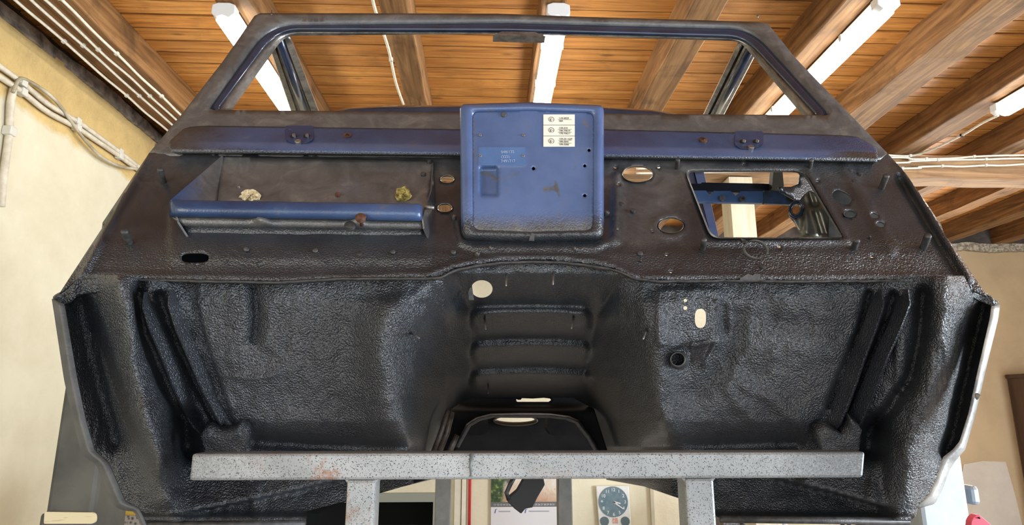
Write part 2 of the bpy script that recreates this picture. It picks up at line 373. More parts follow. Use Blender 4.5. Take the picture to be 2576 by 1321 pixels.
# back wall with a doorway; tan render to the right
DX0, DX1, DZ = P(700, 1290, 8.0).x, P(1092, 1290, 8.0).x, P(1000, 1262, 8.0).z
WB0 = P(2330, 1000, 8.0).x
wb = MB().box((-2.75, 8.0, 0), (DX0, 8.2, EYE + 2.12)).box((DX1, 8.0, 0), (WB0, 8.2, EYE + 2.12)).box((DX0, 8.0, DZ), (DX1, 8.2, EYE + 2.12))
struct(wb.build('wall_back', WALLB, smooth=False))
struct(MB().box((WB0, 8.0, 0), (7.8, 8.2, EYE + 2.12)).build('wall_back_right', WALLR, smooth=False))
struct(MB().box((DX0 - .08, 7.95, DZ), (DX1 + .05, 8.0, DZ + .1)).box((DX1 - .01, 7.95, 0), (DX1 + .05, 8.0, DZ)).build('trim_1', simple('grey_lintel', (.30, .31, .26), rough=.6), smooth=False))
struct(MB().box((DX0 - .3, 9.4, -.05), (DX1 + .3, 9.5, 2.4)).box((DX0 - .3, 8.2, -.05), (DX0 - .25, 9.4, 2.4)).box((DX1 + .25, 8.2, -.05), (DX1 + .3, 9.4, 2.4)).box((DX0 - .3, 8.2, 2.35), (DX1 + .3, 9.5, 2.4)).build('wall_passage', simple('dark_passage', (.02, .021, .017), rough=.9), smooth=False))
# wall plate ledge on the left wall
def rough_box(a, b, amp, seg, seed):
    bm = bmesh.new(); a = Vector(a); b = Vector(b); L = (b - a)
    mb = MB().box(a, b)
    for v in mb.v: bm.verts.new(v)
    bm.verts.ensure_lookup_table()
    for f in mb.f: bm.faces.new([bm.verts[i] for i in f])
    ax = max(range(3), key=lambda i: L[i])
    n = int(L[ax] / seg)
    for k in range(1, n):
        co_ = Vector((0, 0, 0)); co_[ax] = 1; pt = a.copy(); pt[ax] = a[ax] + L[ax] * k / n
        bmesh.ops.bisect_plane(bm, geom=bm.verts[:] + bm.edges[:] + bm.faces[:], plane_co=pt, plane_no=co_)
    for v in bm.verts:
        q = v.co * 3 + Vector((seed * 7.3, seed, 0)); d = Vector((noise.noise(q), noise.noise(q + Vector((9, 0, 0))), noise.noise(q + Vector((0, 9, 0)))))
        d2 = Vector((noise.noise(q * 4), 0, noise.noise(q * 4 + Vector((0, 5, 0))))) * .35
        d = d + d2; d[ax] = 0; v.co += d * amp
    vs = [v.co.copy() for v in bm.verts]; bm.verts.index_update(); fs = [[v.index for v in f.verts] for f in bm.faces]; bm.free(); return vs, fs
vs, fs = rough_box((-2.84, -4, EYE + 2.13), (-2.73, 8.0, EYE + 2.22), .03, .10, 5)
struct(fix(mesh('trim_2', vs, fs, simple('grey_broken_mortar', (.10, .09, .08), (.34, .30, .25), 14, .9, 0, .8, .015, 20), smooth=False)))
struct(MB().box((-3.0, -4, EYE + 2.15), (-2.82, 8, ZC + .02)).build('trim_3', DARKWOOD, smooth=False))
vs, fs = rough_box((1.2, 7.93, EYE + 2.0), (7.8, 8.05, EYE + 2.1), .03, .08, 8)
struct(fix(mesh('trim_4', vs, fs, simple('crumbling_render', (.2, .16, .11), (.6, .52, .4), 30, .9, 0, .8, .02, 30), smooth=False)))
struct(MB().box((-3.0, 7.96, EYE + 2.09), (7.9, 8.25, ZC + .03)).build('trim_5', DARKWOOD, smooth=False))
# beams
bx = [(-2.51, -2.22, 'broad ceiling beam carrying four cables beside the left wall'),
      (-1.47, -1.27, 'ceiling beam with a lit tube lamp, above the left end of the windscreen frame'),
      (-.60, -.44, 'knotty ceiling beam with a long crack and no lamp, left of the centre lamp'),
      (.28, .41, 'ceiling beam behind the centre tube lamp'),
      (1.08, 1.27, 'rough ceiling beam without lamp, right of the centre lamp'),
      (1.88, 2.10, 'ceiling beam carrying the right-hand long tube lamp'),
      (2.65, 2.93, 'wide ceiling beam with a wavy edge, between the two right-hand lamps'),
      (3.46, 3.68, 'ceiling beam with a thin white cable, leading to the lamp at the right edge'),
      (4.30, 4.50, 'ceiling beam at the far right, its end just above the cross beam cables')]
for i, (a, b, lab) in enumerate(bx):
    vs, fs = rough_box((a, -3.8, EYE + 2.1), (b, 7.98, ZC + .01), .012 if i != 6 else .02, .15, i)
    tag(fix(mesh('ceiling_beam', vs, fs, BEAM, smooth=False, bevel=.01)), lab, 'beam', 'ceiling beams')
for a, b in ((5.1, 5.3), (5.9, 6.1), (6.7, 6.9)):
    vs, fs = rough_box((a, 4.9, EYE + 2.1), (b, 7.98, ZC + .01), .012, .15, a)
    tag(fix(mesh('ceiling_beam', vs, fs, BEAM, smooth=False)), 'dark far ceiling beam beyond the cross beam at the right edge', 'beam', 'far ceiling beams')
vs, fs = rough_box((-2.75, 5.0, EYE + 1.90), (7.8, 5.24, EYE + 2.1), .018, .15, 22)
tag(fix(mesh('cross_beam', vs, fs, CROSS, smooth=False)), 'long wooden cross beam under the ceiling beams with white cables along it', 'beam')
pc = P(1862, 560, 5.1)
tag(MB().box((pc.x - .1, 5.02, 0), (pc.x + .1, 5.22, EYE + 1.89)).build('wooden_post', simple('whitewashed_wood', (.55, .47, .33), (.72, .64, .48), 14, .7, 0, .4, .004, 60, (1, 1, .1)), smooth=False), 'pale whitewashed post under the cross beam, seen through the bulkhead opening', 'post')
# tube lamps
def lamp(x, z, y0, y1, lab):
    t = thing('tube_lamp', (x, (y0 + y1) / 2, z), lab, 'lamp', 'ceiling tube lamps')
    MB().box((x - .05, y0 + .03, z - .045), (x + .05, y1 - .03, z)).build('housing', WHITE, t, smooth=False, bevel=.004)
    for a, b in ((y0, y0 + .06), (y1 - .06, y1)):
        pr = [(-.06, 0), (-.062, -.05), (-.035, -.075), (0, -.06), (.035, -.075), (.062, -.05), (.06, 0), (.03, .012), (-.03, .012)]
        MB().ext([(x + u, a, z - .005 + w) for u, w in pr], (0, b - a, 0)).build('end_cap', WHITE, t, smooth=False, bevel=.004)
    pr = [(-.058, -.03), (-.055, -.07), (-.03, -.095), (0, -.10), (.03, -.095), (.055, -.07), (.058, -.03)]
    MB().ext([(x + u, y0 + .05, z + w) for u, w in pr], (0, y1 - y0 - .1, 0)).build('diffuser', TUBE, t, label='glowing white diffuser')
    for s in (-1, 1):
        for k in (.22, .5, .78):
            yy = y0 + (y1 - y0) * k; MB().box((x + s * .056, yy - .012, z - .05), (x + s * .066, yy + .012, z - .012)).build('clip', CLIP, t, smooth=False)
def lx(a, b, h): return Zp(a, b, h).x
zl = EYE + 2.085; hl = 2.03
for (p, q, lab, rev) in (((582, 60), (728, 285), 'lit tube lamp hanging left, crossing the left windscreen pillar', 0), ((1394, 60), (1370, 255), 'lit tube lamp in the middle, above the blue panel', 0),
                       ((2205, 40), (1960, 290), 'lit tube lamp on the right, crossing the right windscreen pillar', 0), ((2512, 285), (2576, 247), 'lit tube lamp cut off by the right edge of the photo', 1)):
    a = Zp(*p, hl); b = Zp(*q, hl); x = (a.x + b.x) / 2
    if rev: lamp(a.x, zl, a.y - 1.55, a.y, lab)
    else: lamp(x, zl, a.y - .1, a.y + 1.5, lab)
# cables with clips
def cable(pts, r, mat, lab, clips=(), grp=None, name='cable', sub=6, cat='cable'):
    P3 = [Vector(p) for p in pts]; out = []
    for i in range(len(P3) - 1):
        p0 = P3[max(i - 1, 0)]; p1 = P3[i]; p2 = P3[i + 1]; p3 = P3[min(i + 2, len(P3) - 1)]
        for k in range(sub):
            t = k / sub; out.append(.5 * ((2 * p1) + (-p0 + p2) * t + (2 * p0 - 5 * p1 + 4 * p2 - p3) * t * t + (-p0 + 3 * p1 - 3 * p2 + p3) * t ** 3))
    out.append(P3[-1])
    o = tag(MB().tube(out, r, 7).build(name, mat), lab, cat, grp)
    for c in clips:
        c = Vector(c); q = min(out, key=lambda v: (v - c).length)
        cl = MB().box(q - Vector((r * 1.35,) * 3), q + Vector((r * 1.35,) * 3)).build('clip', CLIP, o, smooth=False, bevel=r * .4)
    return o
zb = EYE + 2.085
ck = [(-2.485, 'white cable along the wall-side edge of the broad left beam'), (-2.40, 'white cable second from the left wall on the broad left beam'),
      (-2.33, 'white cable third from the left wall on the broad left beam'), (-2.25, 'outermost white cable on the broad left beam, nearest the planks')]
for i, (x, lab) in enumerate(ck):
    pts = [(x + (.02 * noise.noise(Vector((k * 1.7, i * 3, 0)))), 1.6 + k * .25, zb - .012 + .01 * noise.noise(Vector((k, i, 5)))) for k in range(14)]
    cable(pts, .0085, CABLE, lab, [(x, yy, zb) for yy in (2.9 + i * .04, 3.45 + i * .03, 4.1, 4.7)], 'cables on the broad left beam')
WX = -2.735
for j, (off, lab) in enumerate(((0, 'upper painted conduit running along the left wall'), (26, 'lower painted conduit running along the left wall'))):
    pts = [Xp(x, y + off * (1 - x / 520), WX + .012) for x, y in ((-60, 125), (0, 168), (55, 208), (120, 262), (193, 305), (245, 342), (300, 382), (360, 428), (420, 470))]
    cable(pts, .017, PIPE, lab, [Xp(x, y + off * (1 - x / 520), WX + .012) for x, y in ((58, 210), (193, 305), (300, 382))], 'conduits on the left wall', 'conduit', cat='pipe')
cable([Xp(x, y, WX + .03) for x, y in ((32, 232), (48, 200), (70, 203), (120, 235), (150, 265), (175, 300), (200, 335), (225, 365), (255, 395), (300, 418), (345, 425))], .011, simple('grey_old_cable', (.25, .20, .12), (.6, .54, .42), 5, .6), 'loose old cable drooping over the conduits on the left wall')
cable([Xp(x, y, WX + .012) for x, y in ((34, 224), (27, 260), (25, 300), (24, 330), (18, 380), (10, 440), (3, 520))], .02, PIPE, 'vertical conduit dropping down the left wall at the photo edge', [Xp(24, 328, WX + .012)], None, 'conduit', cat='pipe')
for pts, lab in (([(2180, 384), (2230, 390), (2290, 392), (2340, 378), (2420, 340), (2470, 310), (2512, 290)], 'white cable rising from the cross beam to the right-edge lamp'),
                 ([(1600, 404), (1750, 405), (2230, 396), (2290, 400), (2330, 400), (2400, 398), (2450, 394), (2530, 391), (2620, 390)], 'topmost straight white cable along the cross beam'),
                 ([(1600, 425), (1750, 418), (2240, 410), (2290, 406), (2360, 403), (2410, 402), (2480, 401), (2540, 399), (2620, 399)], 'middle white cable along the cross beam'),
                 ([(1600, 436), (1750, 434), (2270, 424), (2310, 420), (2370, 418), (2420, 419), (2480, 416), (2530, 416), (2620, 409)], 'lowest white cable along the cross beam')):
    if 'rising' in lab: q = [P(x, y, 4.96) for x, y in pts[:3]] + [Zp(x, y, 2.08) for x, y in pts[3:]]
    else: q = [P(x, y, 4.955) for x, y in pts]
    cable(q, .009, CABLE, lab, [q[2], q[4], q[-3]], 'cables on the cross beam')
cable([Zp(x, y, 2.09) + Vector((-.02, 0, 0)) for x, y in ((943, -20), (955, 30), (985, 120), (1003, 205), (1022, 262))], .009, CABLE, 'thin white cable down the edge of the cracked knotty beam', [Zp(985, 150, 2.08)])
# things low on the back wall
YB = 7.97
def bp(x, y, Y=YB): return P(x, y, Y)
def vpipe(x, y, r, mat, lab, name='pipe'): 
    p = bp(x, y); return tag(MB().tube([(p.x, YB - r, 0), (p.x, YB - r, 2.75)], r, 12).build(name, mat), lab, 'pipe')
vpipe(1181, 1290, .018, RED, 'red pipe running up the cream back wall'); 
p0 = bp(1143, 1290); p1 = bp(1172, 1290)
tag(MB().box((p0.x, YB - .03, 0), (p1.x - .06, YB + .02, EYE + 1.9)).box((p1.x - .05, YB - .05, 0), (p1.x, YB + .02, EYE + 1.9)).build('cable_duct', CREAM, smooth=False), 'cream cable duct beside the red pipe on the back wall', 'duct')
cal = thing('wall_calendar', bp(1320, 1300), 'large wall calendar with a dusty rally photo beside the grey post', 'calendar')
a = bp(1236, 1120); b = bp(1403, 1262); c0 = bp(1403, 1420)
def calmat():
    m, nt, b_ = newmat('calendar_photo'); v = texco(nt); sx = N(nt, 'ShaderNodeSeparateXYZ'); nt.links.new(v, sx.inputs[0])
    u = mth(nt, 'MULTIPLY_ADD', sx.outputs[0], 1 / (b.x - a.x), -a.x / (b.x - a.x)); w = mth(nt, 'MULTIPLY_ADD', sx.outputs[2], 1 / (a.z - b.z), -b.z / (a.z - b.z))
    n = nz(nt, v, 9, 7, .6, .6)
    dust = ramp(nt, mth(nt, 'MULTIPLY_ADD', n, .7, mth(nt, 'MULTIPLY', w, .8)), [(.3, (.55, .33, .22)), (.55, (.72, .60, .48)), (.8, (.85, .83, .80))])
    green = ramp(nt, nz(nt, v, 22, 6), [(.35, (.01, .03, .008)), (.55, (.05, .10, .02)), (.7, (.35, .38, .12))])
    gm = ramp(nt, mth(nt, 'ADD', mth(nt, 'ADD', u, mth(nt, 'MULTIPLY', w, -.25)), mth(nt, 'MULTIPLY', n, .25)), [(.22, (1, 1, 1)), (.34, (0, 0, 0))])
    c = mixc(nt, gm, dust, green); dk = ramp(nt, nz(nt, v, 6, 5, .5, 1), [(.60, (0, 0, 0)), (.66, (1, 1, 1))]); c = mixc(nt, mth(nt, 'MULTIPLY', dk, .8), c, (.05, .04, .03))
    nt.links.new(c, b_.inputs['Base Color']); b_.inputs['Roughness'].default_value = .3; return m
MB().box((a.x, YB - .012, b.z), (b.x, YB - .002, a.z)).build('picture', calmat(), cal, smooth=False)
MB().box((a.x, YB - .012, c0.z), (b.x, YB - .002, b.z - .055)).build('date_sheet', simple('calendar_paper', (.72, .70, .72), rough=.5), cal, smooth=False, label='pale printed sheet')
MB().box((a.x, YB - .014, b.z - .055), (b.x, YB - .004, b.z)).build('date_strip', simple('date_strip_grey', (.13, .13, .13), rough=.5), cal, smooth=False, label='dark strip with white dates')
def text3(s, origin, right, up, size, mat, parent, name='lettering', th=.0004, align='LEFT', bold=0.0):
    cu = bpy.data.curves.new('t', 'FONT'); cu.body = s; cu.size = 1; cu.align_x = align; cu.offset = bold
    to = bpy.data.objects.new('t', cu); C.objects.link(to); bpy.context.view_layer.update()
    me = to.evaluated_get(bpy.context.evaluated_depsgraph_get()).to_mesh()
    vs = [v.co.copy() for v in me.vertices]; fs = [tuple(p.vertices) for p in me.polygons]
    C.objects.unlink(to); bpy.data.objects.remove(to)
    right = Vector(right); up = Vector(up); origin = Vector(origin)
    n = right.cross(up).normalized()
    V = [origin + right * (v.x * size) + up * (v.y * size) + n * th for v in vs]
    return mesh(name, V, fs, mat, parent, smooth=False)
for k_, d_ in enumerate(range(11, 32)): text3(str(d_), (a.x + .03 + k_ * (b.x - a.x - .06) / 21, YB - .015, b.z - .04), (1, 0, 0), (0, 0, 1), .03, WHITE, cal, 'date')
pb = simple('blue_print', (.03, .12, .35)); pg = simple('grey_print', (.36, .38, .42))
for u0, L in ((.05, .14), (.50, .24)):
    X0 = a.x + (b.x - a.x) * u0
    MB().ext([(X0, YB - .0125, b.z - .125), (X0 + .012, YB - .0125, b.z - .125), (X0 + .022, YB - .0125, b.z - .085), (X0 + .04, YB - .0125, b.z - .075), (X0 + .012, YB - .0125, b.z - .08)], (0, -.001, 0)).build('printed_mark', pb, cal, smooth=False)
    MB().box((X0 + .05, YB - .0135, b.z - .112), (X0 + .05 + L, YB - .0122, b.z - .098)).build('printed_line', pg, cal, smooth=False)
# weather station clock
ck_ = thing('wall_clock', bp(1540, 1290), 'white wall clock with a blue-grey round dial above two small gauges', 'clock')
q0 = bp(1498, 1222); q1 = bp(1580, 1222); zc0 = bp(1540, 1380).z
MB().ext([(q0.x, YB, q0.z), (q1.x, YB, q0.z), (q1.x + .02, YB, zc0), (q0.x + .04, YB, zc0)], (0, -.04, 0)).build('case', simple('clock_case', (.74, .76, .74), (.82, .83, .80), 20, .35), ck_, smooth=False, bevel=.008)
def disc(c, r, y0, y1, n=40): return MB().tube([(c.x, y0, c.z), (c.x, y1, c.z)], r, n)
cc = bp(1541, 1261); R = .172 
disc(cc, R, YB - .04, YB - .055).build('dial', simple('dial_blue_grey', (.11, .18, .22), (.17, .25, .29), 14, .3), ck_, smooth=False)
for k in range(12):
    an = math.radians(90 - 30 * (k + 1)); s = str(k + 1)
    text3(s, (cc.x + math.cos(an) * R * .8, YB - .057, cc.z + math.sin(an) * R * .8 - .018), (1, 0, 0), (0, 0, 1), .052, WHITE, ck_, 'numeral', align='CENTER', bold=.01)
for an, L, w in ((-35, .14, .01), (-12, .085, .012)):
    d = Vector((math.cos(math.radians(an)), 0, math.sin(math.radians(an)))); n_ = Vector((-d.z, 0, d.x)); o_ = Vector((cc.x, YB - .062, cc.z))
    MB().ext([o_ - n_ * w * .8, o_ + d * L - n_ * w * .5, o_ + d * L + n_ * w * .5, o_ + n_ * w * .8], (0, .003, 0)).build('hand', WHITE, ck_, smooth=False)
for px in (1519, 1571):
    g_ = bp(px, 1310); disc(g_, .052, YB - .04, YB - .05, 24).build('gauge', simple('gauge_face', (.11, .16, .18), rough=.3), ck_, smooth=False)
g_ = bp(1546, 1309); MB().box((g_.x - .03, YB - .045, g_.z - .03), (g_.x + .03, YB - .041, g_.z + .03)).build('emblem', simple('clock_emblem', (.75, .7, .6), (.6, .12, .08), 30), ck_, smooth=False)
tag(MB().box((bp(1637, 1290).x, YB - .03, 0), (bp(1645, 1290).x, YB + .02, EYE + 1.5)).build('cable_duct', simple('duct_beige', (.55, .50, .38), rough=.6), smooth=False), 'narrow beige duct on the back wall right of the clock', 'duct')
# bench clutter under the right of the car
def clutter():
    bz = P(2000, 1345, 6.6).z
    x0 = P(1800, 1345, 6.6).x; x1 = P(2260, 1345, 6.6).x
    t = thing('workbench', ((x0 + x1) / 2, 6.75, 0), 'low workbench behind the car, under its right sill', 'bench')
    MB().box((x0 - .1, 6.4, bz - .04), (x1 + .2, 7.1, bz)).build('bench_top', CROSS, t, smooth=False)
    for xx in (x0, x1 + .1):
        for yy in (6.45, 7.05): MB().box((xx - .03, yy - .03, 0), (xx + .03, yy + .03, bz - .04)).build('leg', CROSS, t, smooth=False)
    def jar(px, r, h, mat, lab, cat, name):
        p = P(px, 1345, 6.7); MB_ = MB().tube([(p.x, 6.7, bz), (p.x, 6.7, bz + h * .75), (p.x, 6.7, bz + h * .86), (p.x, 6.7, bz + h)], [r, r, r * .6, r * .6], 16); tag(MB_.build(name, mat), lab, cat)
    jar(1955, .045, .30, simple('blue_can', (.06, .16, .55), rough=.3), 'blue spray can on the bench under the right sill', 'can', 'spray_can')
    jar(1918, .04, .30, simple('grey_bottle', (.42, .38, .3), rough=.4), 'grey-brown bottle left of the blue can', 'bottle', 'bottle')
    jar(1975, .03, .28, WHITE, 'white bottle right of the blue can', 'bottle', 'bottle')
    jar(2122, .02, .30, simple('dark_steel_rod', (.12, .14, .16), rough=.3, metal=.6), 'left dark steel punch standing on the bench', 'tool', 'punch')
    jar(2138, .02, .30, STEEL, 'right steel punch standing on the bench', 'tool', 'punch')
    p = P(1845, 1345, 6.7)
    m_ = simple('black_junk', (.03, .03, .03), (.2, .18, .17), 60, .5)
    tag(MB().box((p.x - .12, 6.62, bz), (p.x + .1, 6.85, bz + .16)).tube([(p.x - .08, 6.6, bz + .12), (p.x, 6.58, bz + .2), (p.x + .08, 6.6, bz + .1)], .02, 8).build('parts_box', m_, smooth=False), 'dark box of small parts on the left end of the bench', 'box')
    cable([(p.x + .12, 6.6, bz + .02), (p.x + .13, 6.6, bz + .16), (p.x + .17, 6.6, bz + .24), (p.x + .19, 6.6, bz + .12), (p.x + .24, 6.6, bz + .01)], .006, RED, 'red wire looping up from the box of small parts')
    p = P(2228, 1345, 6.7)
    tag(MB().box((p.x - .25, 6.62, bz), (p.x - .02, 6.8, bz + .27)).build('tool_case', simple('brown_case', (.14, .075, .04), rough=.6), smooth=False, bevel=.01), 'brown case on the right end of the bench', 'case')
    jar(2278, .05, .36, YELLOW, 'yellow canister at the right end of the bench', 'canister', 'canister')
clutter()
# brown frame at the right edge
q = P(2551, 1000, 7.9)
dr = thing('tall_cabinet', (q.x + .25, 7.8, 0), 'dark brown wooden cabinet cut off by the right edge of the photo', 'cabinet')
dw = simple('dark_brown_wood', (.055, .028, .018), (.10, .055, .035), 12, .5, 0, .2, .003, 40, (1, 1, .1))
zt = P(2551, 942, 7.9).z
MB().box((q.x + .02, 7.5, 0), (q.x + .9, 7.98, zt - .05)).build('body', dw, dr, smooth=False); MB().box((q.x, 7.46, zt - .05), (q.x + .92, 7.99, zt)).build('top', dw, dr, smooth=False, bevel=.01)
# patch of pale filler on tan wall
pa = [P(x, y, 7.992) for x, y in ((2424, 1168), (2470, 1160), (2530, 1162), (2555, 1250), (2576, 1340), (2600, 1500), (2380, 1500))]
struct(MB().ext(pa, (0, .006, 0)).build('wall_patch', plaster('pale_filler', (.66, .58, .48), (.55, .47, .38)), smooth=False))
# lift posts
YL = 2.8
xl0, xl1 = P(120, 1235, YL).x, P(243, 1235, YL).x
lp = thing('lift_post', ((xl0 + xl1) / 2, YL + .12, 0), 'dark grey steel lift post with a worn cream pad, left of the car', 'lift post')
ztop = P(185, 800, YL).z
MB().box((xl0, YL, .02), (xl1, YL + .26, ztop)).build('column', LIFTL, lp, smooth=False, bevel=.02)
MB().box((xl0 - .08, YL - .05, 0), (xl1 + .12, YL + .36, .02)).build('base_plate', LIFTL, lp, smooth=False)
MB().ext([P(x, y, YL - .014) for x, y in rpoly([(112, 1288), (240, 1290), (240, 1318), (110, 1318)], [4, 14, 14, 4], 5, 1)], (0, .012, 0)).build('pad', simple('worn_cream_pad', (.20, .14, .07), (.74, .64, .42), 9, .6, 0, .2, .002, 60, (1, 1, 8), pts=(.2, .42)), lp, smooth=False, label='worn cream pad on dark post')
MB().box((P(90, 1300, YL).x, YL + .02, P(90, 1345, YL).z), (xl0 + .01, YL + .2, P(90, 1293, YL).z)).build('bracket', LIFTL, lp, smooth=False, bevel=.015)
yx0, yx1 = P(266, 1300, 3.3).x, P(420, 1300, 3.3).x
ya = thing('yellow_cabinet', ((yx0 + yx1) / 2, 3.5, 0), 'yellow metal cabinet with a mesh front behind the left lift post', 'cabinet')
zy = P(300, 1245, 3.3).z; zm = P(300, 1296, 3.3).z
MB().box((yx0, 3.3, 0), (yx1, 3.7, zy)).build('body', YELLOW, ya, smooth=False, bevel=.008)
def meshmat():
    m, nt, b_ = newmat('mesh_panel'); v = texco(nt, (1, 1, 1)); w1 = N(nt, 'ShaderNodeTexVoronoi'); w1.inputs['Scale'].default_value = 62; nt.links.new(v, w1.inputs[0])
    nt.links.new(ramp(nt, w1.outputs['Distance'], [(.25, (.12, .10, .09)), (.5, (.42, .38, .34))]), b_.inputs['Base Color']); b_.inputs['Roughness'].default_value = .5; return m
MB().box((P(284, 1300, 3.28).x, 3.28, .1), (P(372, 1300, 3.28).x, 3.3, zm)).build('mesh_front', meshmat(), ya, smooth=False, label='grey mesh panel on yellow cabinet')
xr0, xr1 = P(2318, 1300, YL).x, P(2443, 1300, YL).x
rp = thing('lift_post', ((xr0 + xr1) / 2, YL + .12, 0), 'pale scratched steel lift post with a square knob, right of the car', 'lift post')
MB().box((xr0, YL, .02), (xr1, YL + .26, P(2380, 900, YL).z)).build('column', LIFTR, rp, smooth=False, bevel=.02)
MB().box((xr0 - .08, YL - .05, 0), (xr1 + .12, YL + .36, .02)).build('base_plate', LIFTR, rp, smooth=False)
ka, kb = P(2432, 1222, YL + .08), P(2462, 1270, YL + .08)
MB().box((ka.x, YL + .06, kb.z), (kb.x, YL + .16, ka.z)).build('knob', LIFTR, rp, smooth=False, bevel=.015)
ca = P(2394, 1345, 1.9)
tp = thing('round_bowl', (ca.x, 1.9, ca.z - .04), 'round steel bowl with a white rim below the right post', 'bowl')
Rb = .068
MB().tube([(ca.x + Rb * math.cos(t), 1.9 + Rb * math.sin(t) * .8, ca.z + .005) for t in [i * math.pi / 16 for i in range(33)]], .004, 8, False).build('rim', WHITE, tp)
MB().tube([(ca.x, 1.9, ca.z - .05), (ca.x, 1.9, ca.z - .03), (ca.x, 1.9, ca.z + .002)], [.02, .05, .066], 24).build('dish', STEEL, tp)
trb = P(2394, 1345, 1.9)
tag(MB().box((ca.x - .12, 1.75, 0), (ca.x + .26, 2.1, ca.z - .05)).build('tool_trolley', simple('black_trolley', (.02, .02, .02), rough=.4), smooth=False, bevel=.01), 'black tool trolley in the lower right, under the white-rimmed bowl', 'trolley')
pk = [P(x, y, 2.0) for x, y in ((2444, 1312), (2449, 1302), (2456, 1296), (2464, 1295), (2500, 1325), (2500, 1352), (2440, 1352))]
pm = thing('angle_magnet', P(2465, 1350, 2.0), 'pink-red welding angle magnet on the trolley at lower right', 'tool')
MB().ext(pk, (0, .025, 0)).build('body', simple('pink_red_enamel', (.80, .08, .14), rough=.4), pm, smooth=False, bevel=.002)
pz = P(2463, 1303, 1.998); MB().tube([(pz.x, 1.995, pz.z), (pz.x, 1.999, pz.z)], .003, 12).build('rivet', BLACK, pm)
# ================================================================== THE CAR SHELL
car = thing('car_body_shell', (0.02, 1.3, 1.1), 'stripped dark blue and black car body shell seen from the front, raised on steel stands', 'car body')
def fw(x, y, d=0.0): return P(x, y, float(FW(x, y)) - d)
def wsq(x, y, d=0.0): return P(x, y, float(WS(x, y)) - d)
# ---- windscreen frame
outer = [(655, 33), (1250, 34), (1460, 42), (1905, 55), (1932, 60), (2000, 145), (2150, 300), (2232, 385), (2215, 400), (400, 392), (375, 385), (455, 290), (560, 155), (640, 40)]
L1 = rpoly([(674, 56), (1280, 50), (1893, 66), (2098, 290), (1320, 284), (516, 276)], [70, 10, 60, 26, 5, 26], 8, 12)
L2 = rpoly([(682, 66), (1280, 62), (1888, 78), (2086, 292), (1320, 286), (528, 277)], [66, 10, 56, 24, 5, 22], 8, 12)
L3 = rpoly([(695, 78), (1280, 80), (1876, 96), (2060, 296), (1320, 287), (546, 279)], [60, 10, 50, 20, 5, 16], 8, 12)
L4 = rpoly([(706, 84), (1280, 86), (1868, 100), (2040, 297), (1320, 287.5), (562, 280)], [50, 10, 40, 14, 5, 12], 8, 12)
L5 = rpoly([(716, 90), (1280, 85), (1862, 104), (2024, 297), (1320, 288), (580, 281)], [30, 10, 24, 10, 5, 10], 8, 12)
def wsmask(x, y):
    b = .12 * sstep(200, 300, y); return (b * 0, np.full(x.shape, .85) - .5 * ridge([(600, 120), (380, 385)], 30, x, y) * 0, np.full(x.shape, .12))
def wsY(x, y): return WS(x, y) - .010 * (1 - sstep(10, 26, dist_poly([(655, 33), (1905, 55), (1932, 60), (2232, 385)], x, y)[0])) * 0
panel('windscreen_frame', outer, [L1], wsY, SH, car, 14, attr=wsmask, solid=.02, off=-1, label='brown-primed windscreen surround')
def lring(l, d): return [wsq(x, y, d) for x, y in l]
rows('seal_channel', [lring(L1, 0), lring(L1, -.004), lring([((a + c) / 2, (b + e) / 2) for (a, b), (c, e) in zip(L1, L2)], -.016), lring(L2, -.012), lring([((a + c) / 2, (b + e) / 2) for (a, b), (c, e) in zip(L2, L3)], -.006), lring(L3, -.018), lring(L3, -.03)], BLUEG, car, closed=True, label='dark blue glossy seal channel')
rows('inner_flange', [lring(L3, -.03), lring(L4, -.034), lring(L4, -.045), lring(L5, -.05), lring(L5, -.056)], CHROME, car, closed=True, label='bare metal inner flange')
plate('mirror_mount', [(1240, 88), (1262, 79), (1345, 80), (1372, 91)], lambda x, y: float(WS(x, y)) + .012, .03, STEEL, car, smooth=False)
for px in (684, 1906): MB().tube([wsq(px, 40, -.005), wsq(px, 26 if px < 1000 else 46, -.01)], [.004, .001], 6).build('stud', STEEL, car)
# ---- roof rails behind
def rail(name, a0, a1, b0, b1, Y0, Y1, prof, mat, ext=.25, lab=None):
    rr = []
    for t, d in prof:
        s = Vector(a0).lerp(Vector(b0), t); e = Vector(a1).lerp(Vector(b1), t)
        p = P(s.x, s.y, Y0 + d); q_ = P(e.x, e.y, Y1 + d); rr.append([p + (q_ - p) * k / 10 for k in range(0, int(10 * (1 + ext)) + 1)])
    return rows(name, rr, mat, car, solid=.004, label=lab, auto=30)
prof = [(0, .03), (.02, .0), (.14, -.004), (.18, .012), (.34, .012), (.38, -.01), (.55, -.016), (.6, .008), (.74, .01), (.78, -.008), (.98, -.006), (1, .03)]
rail('roof_rail', (678, 108), (738, 288), (724, 84), (803, 288), 1.46, 1.90, prof, CHROME, lab='bare metal roof rail')
rail('roof_rail', (1862, 104), (1766, 300), (1908, 116), (1812, 300), 1.46, 1.90, prof, CHROME, lab='bare metal roof rail')
for s, (A, B) in enumerate((((700, 95), (768, 288)), ((1893, 112), (1796, 300)))):
    p = P(*A, 1.44); q_ = P(*B, 1.88); MB().tube([p, q_ + (q_ - p) * .25], .011, 10).build('rail_tube', BLUEG, car, label='dark blue rounded rail moulding')
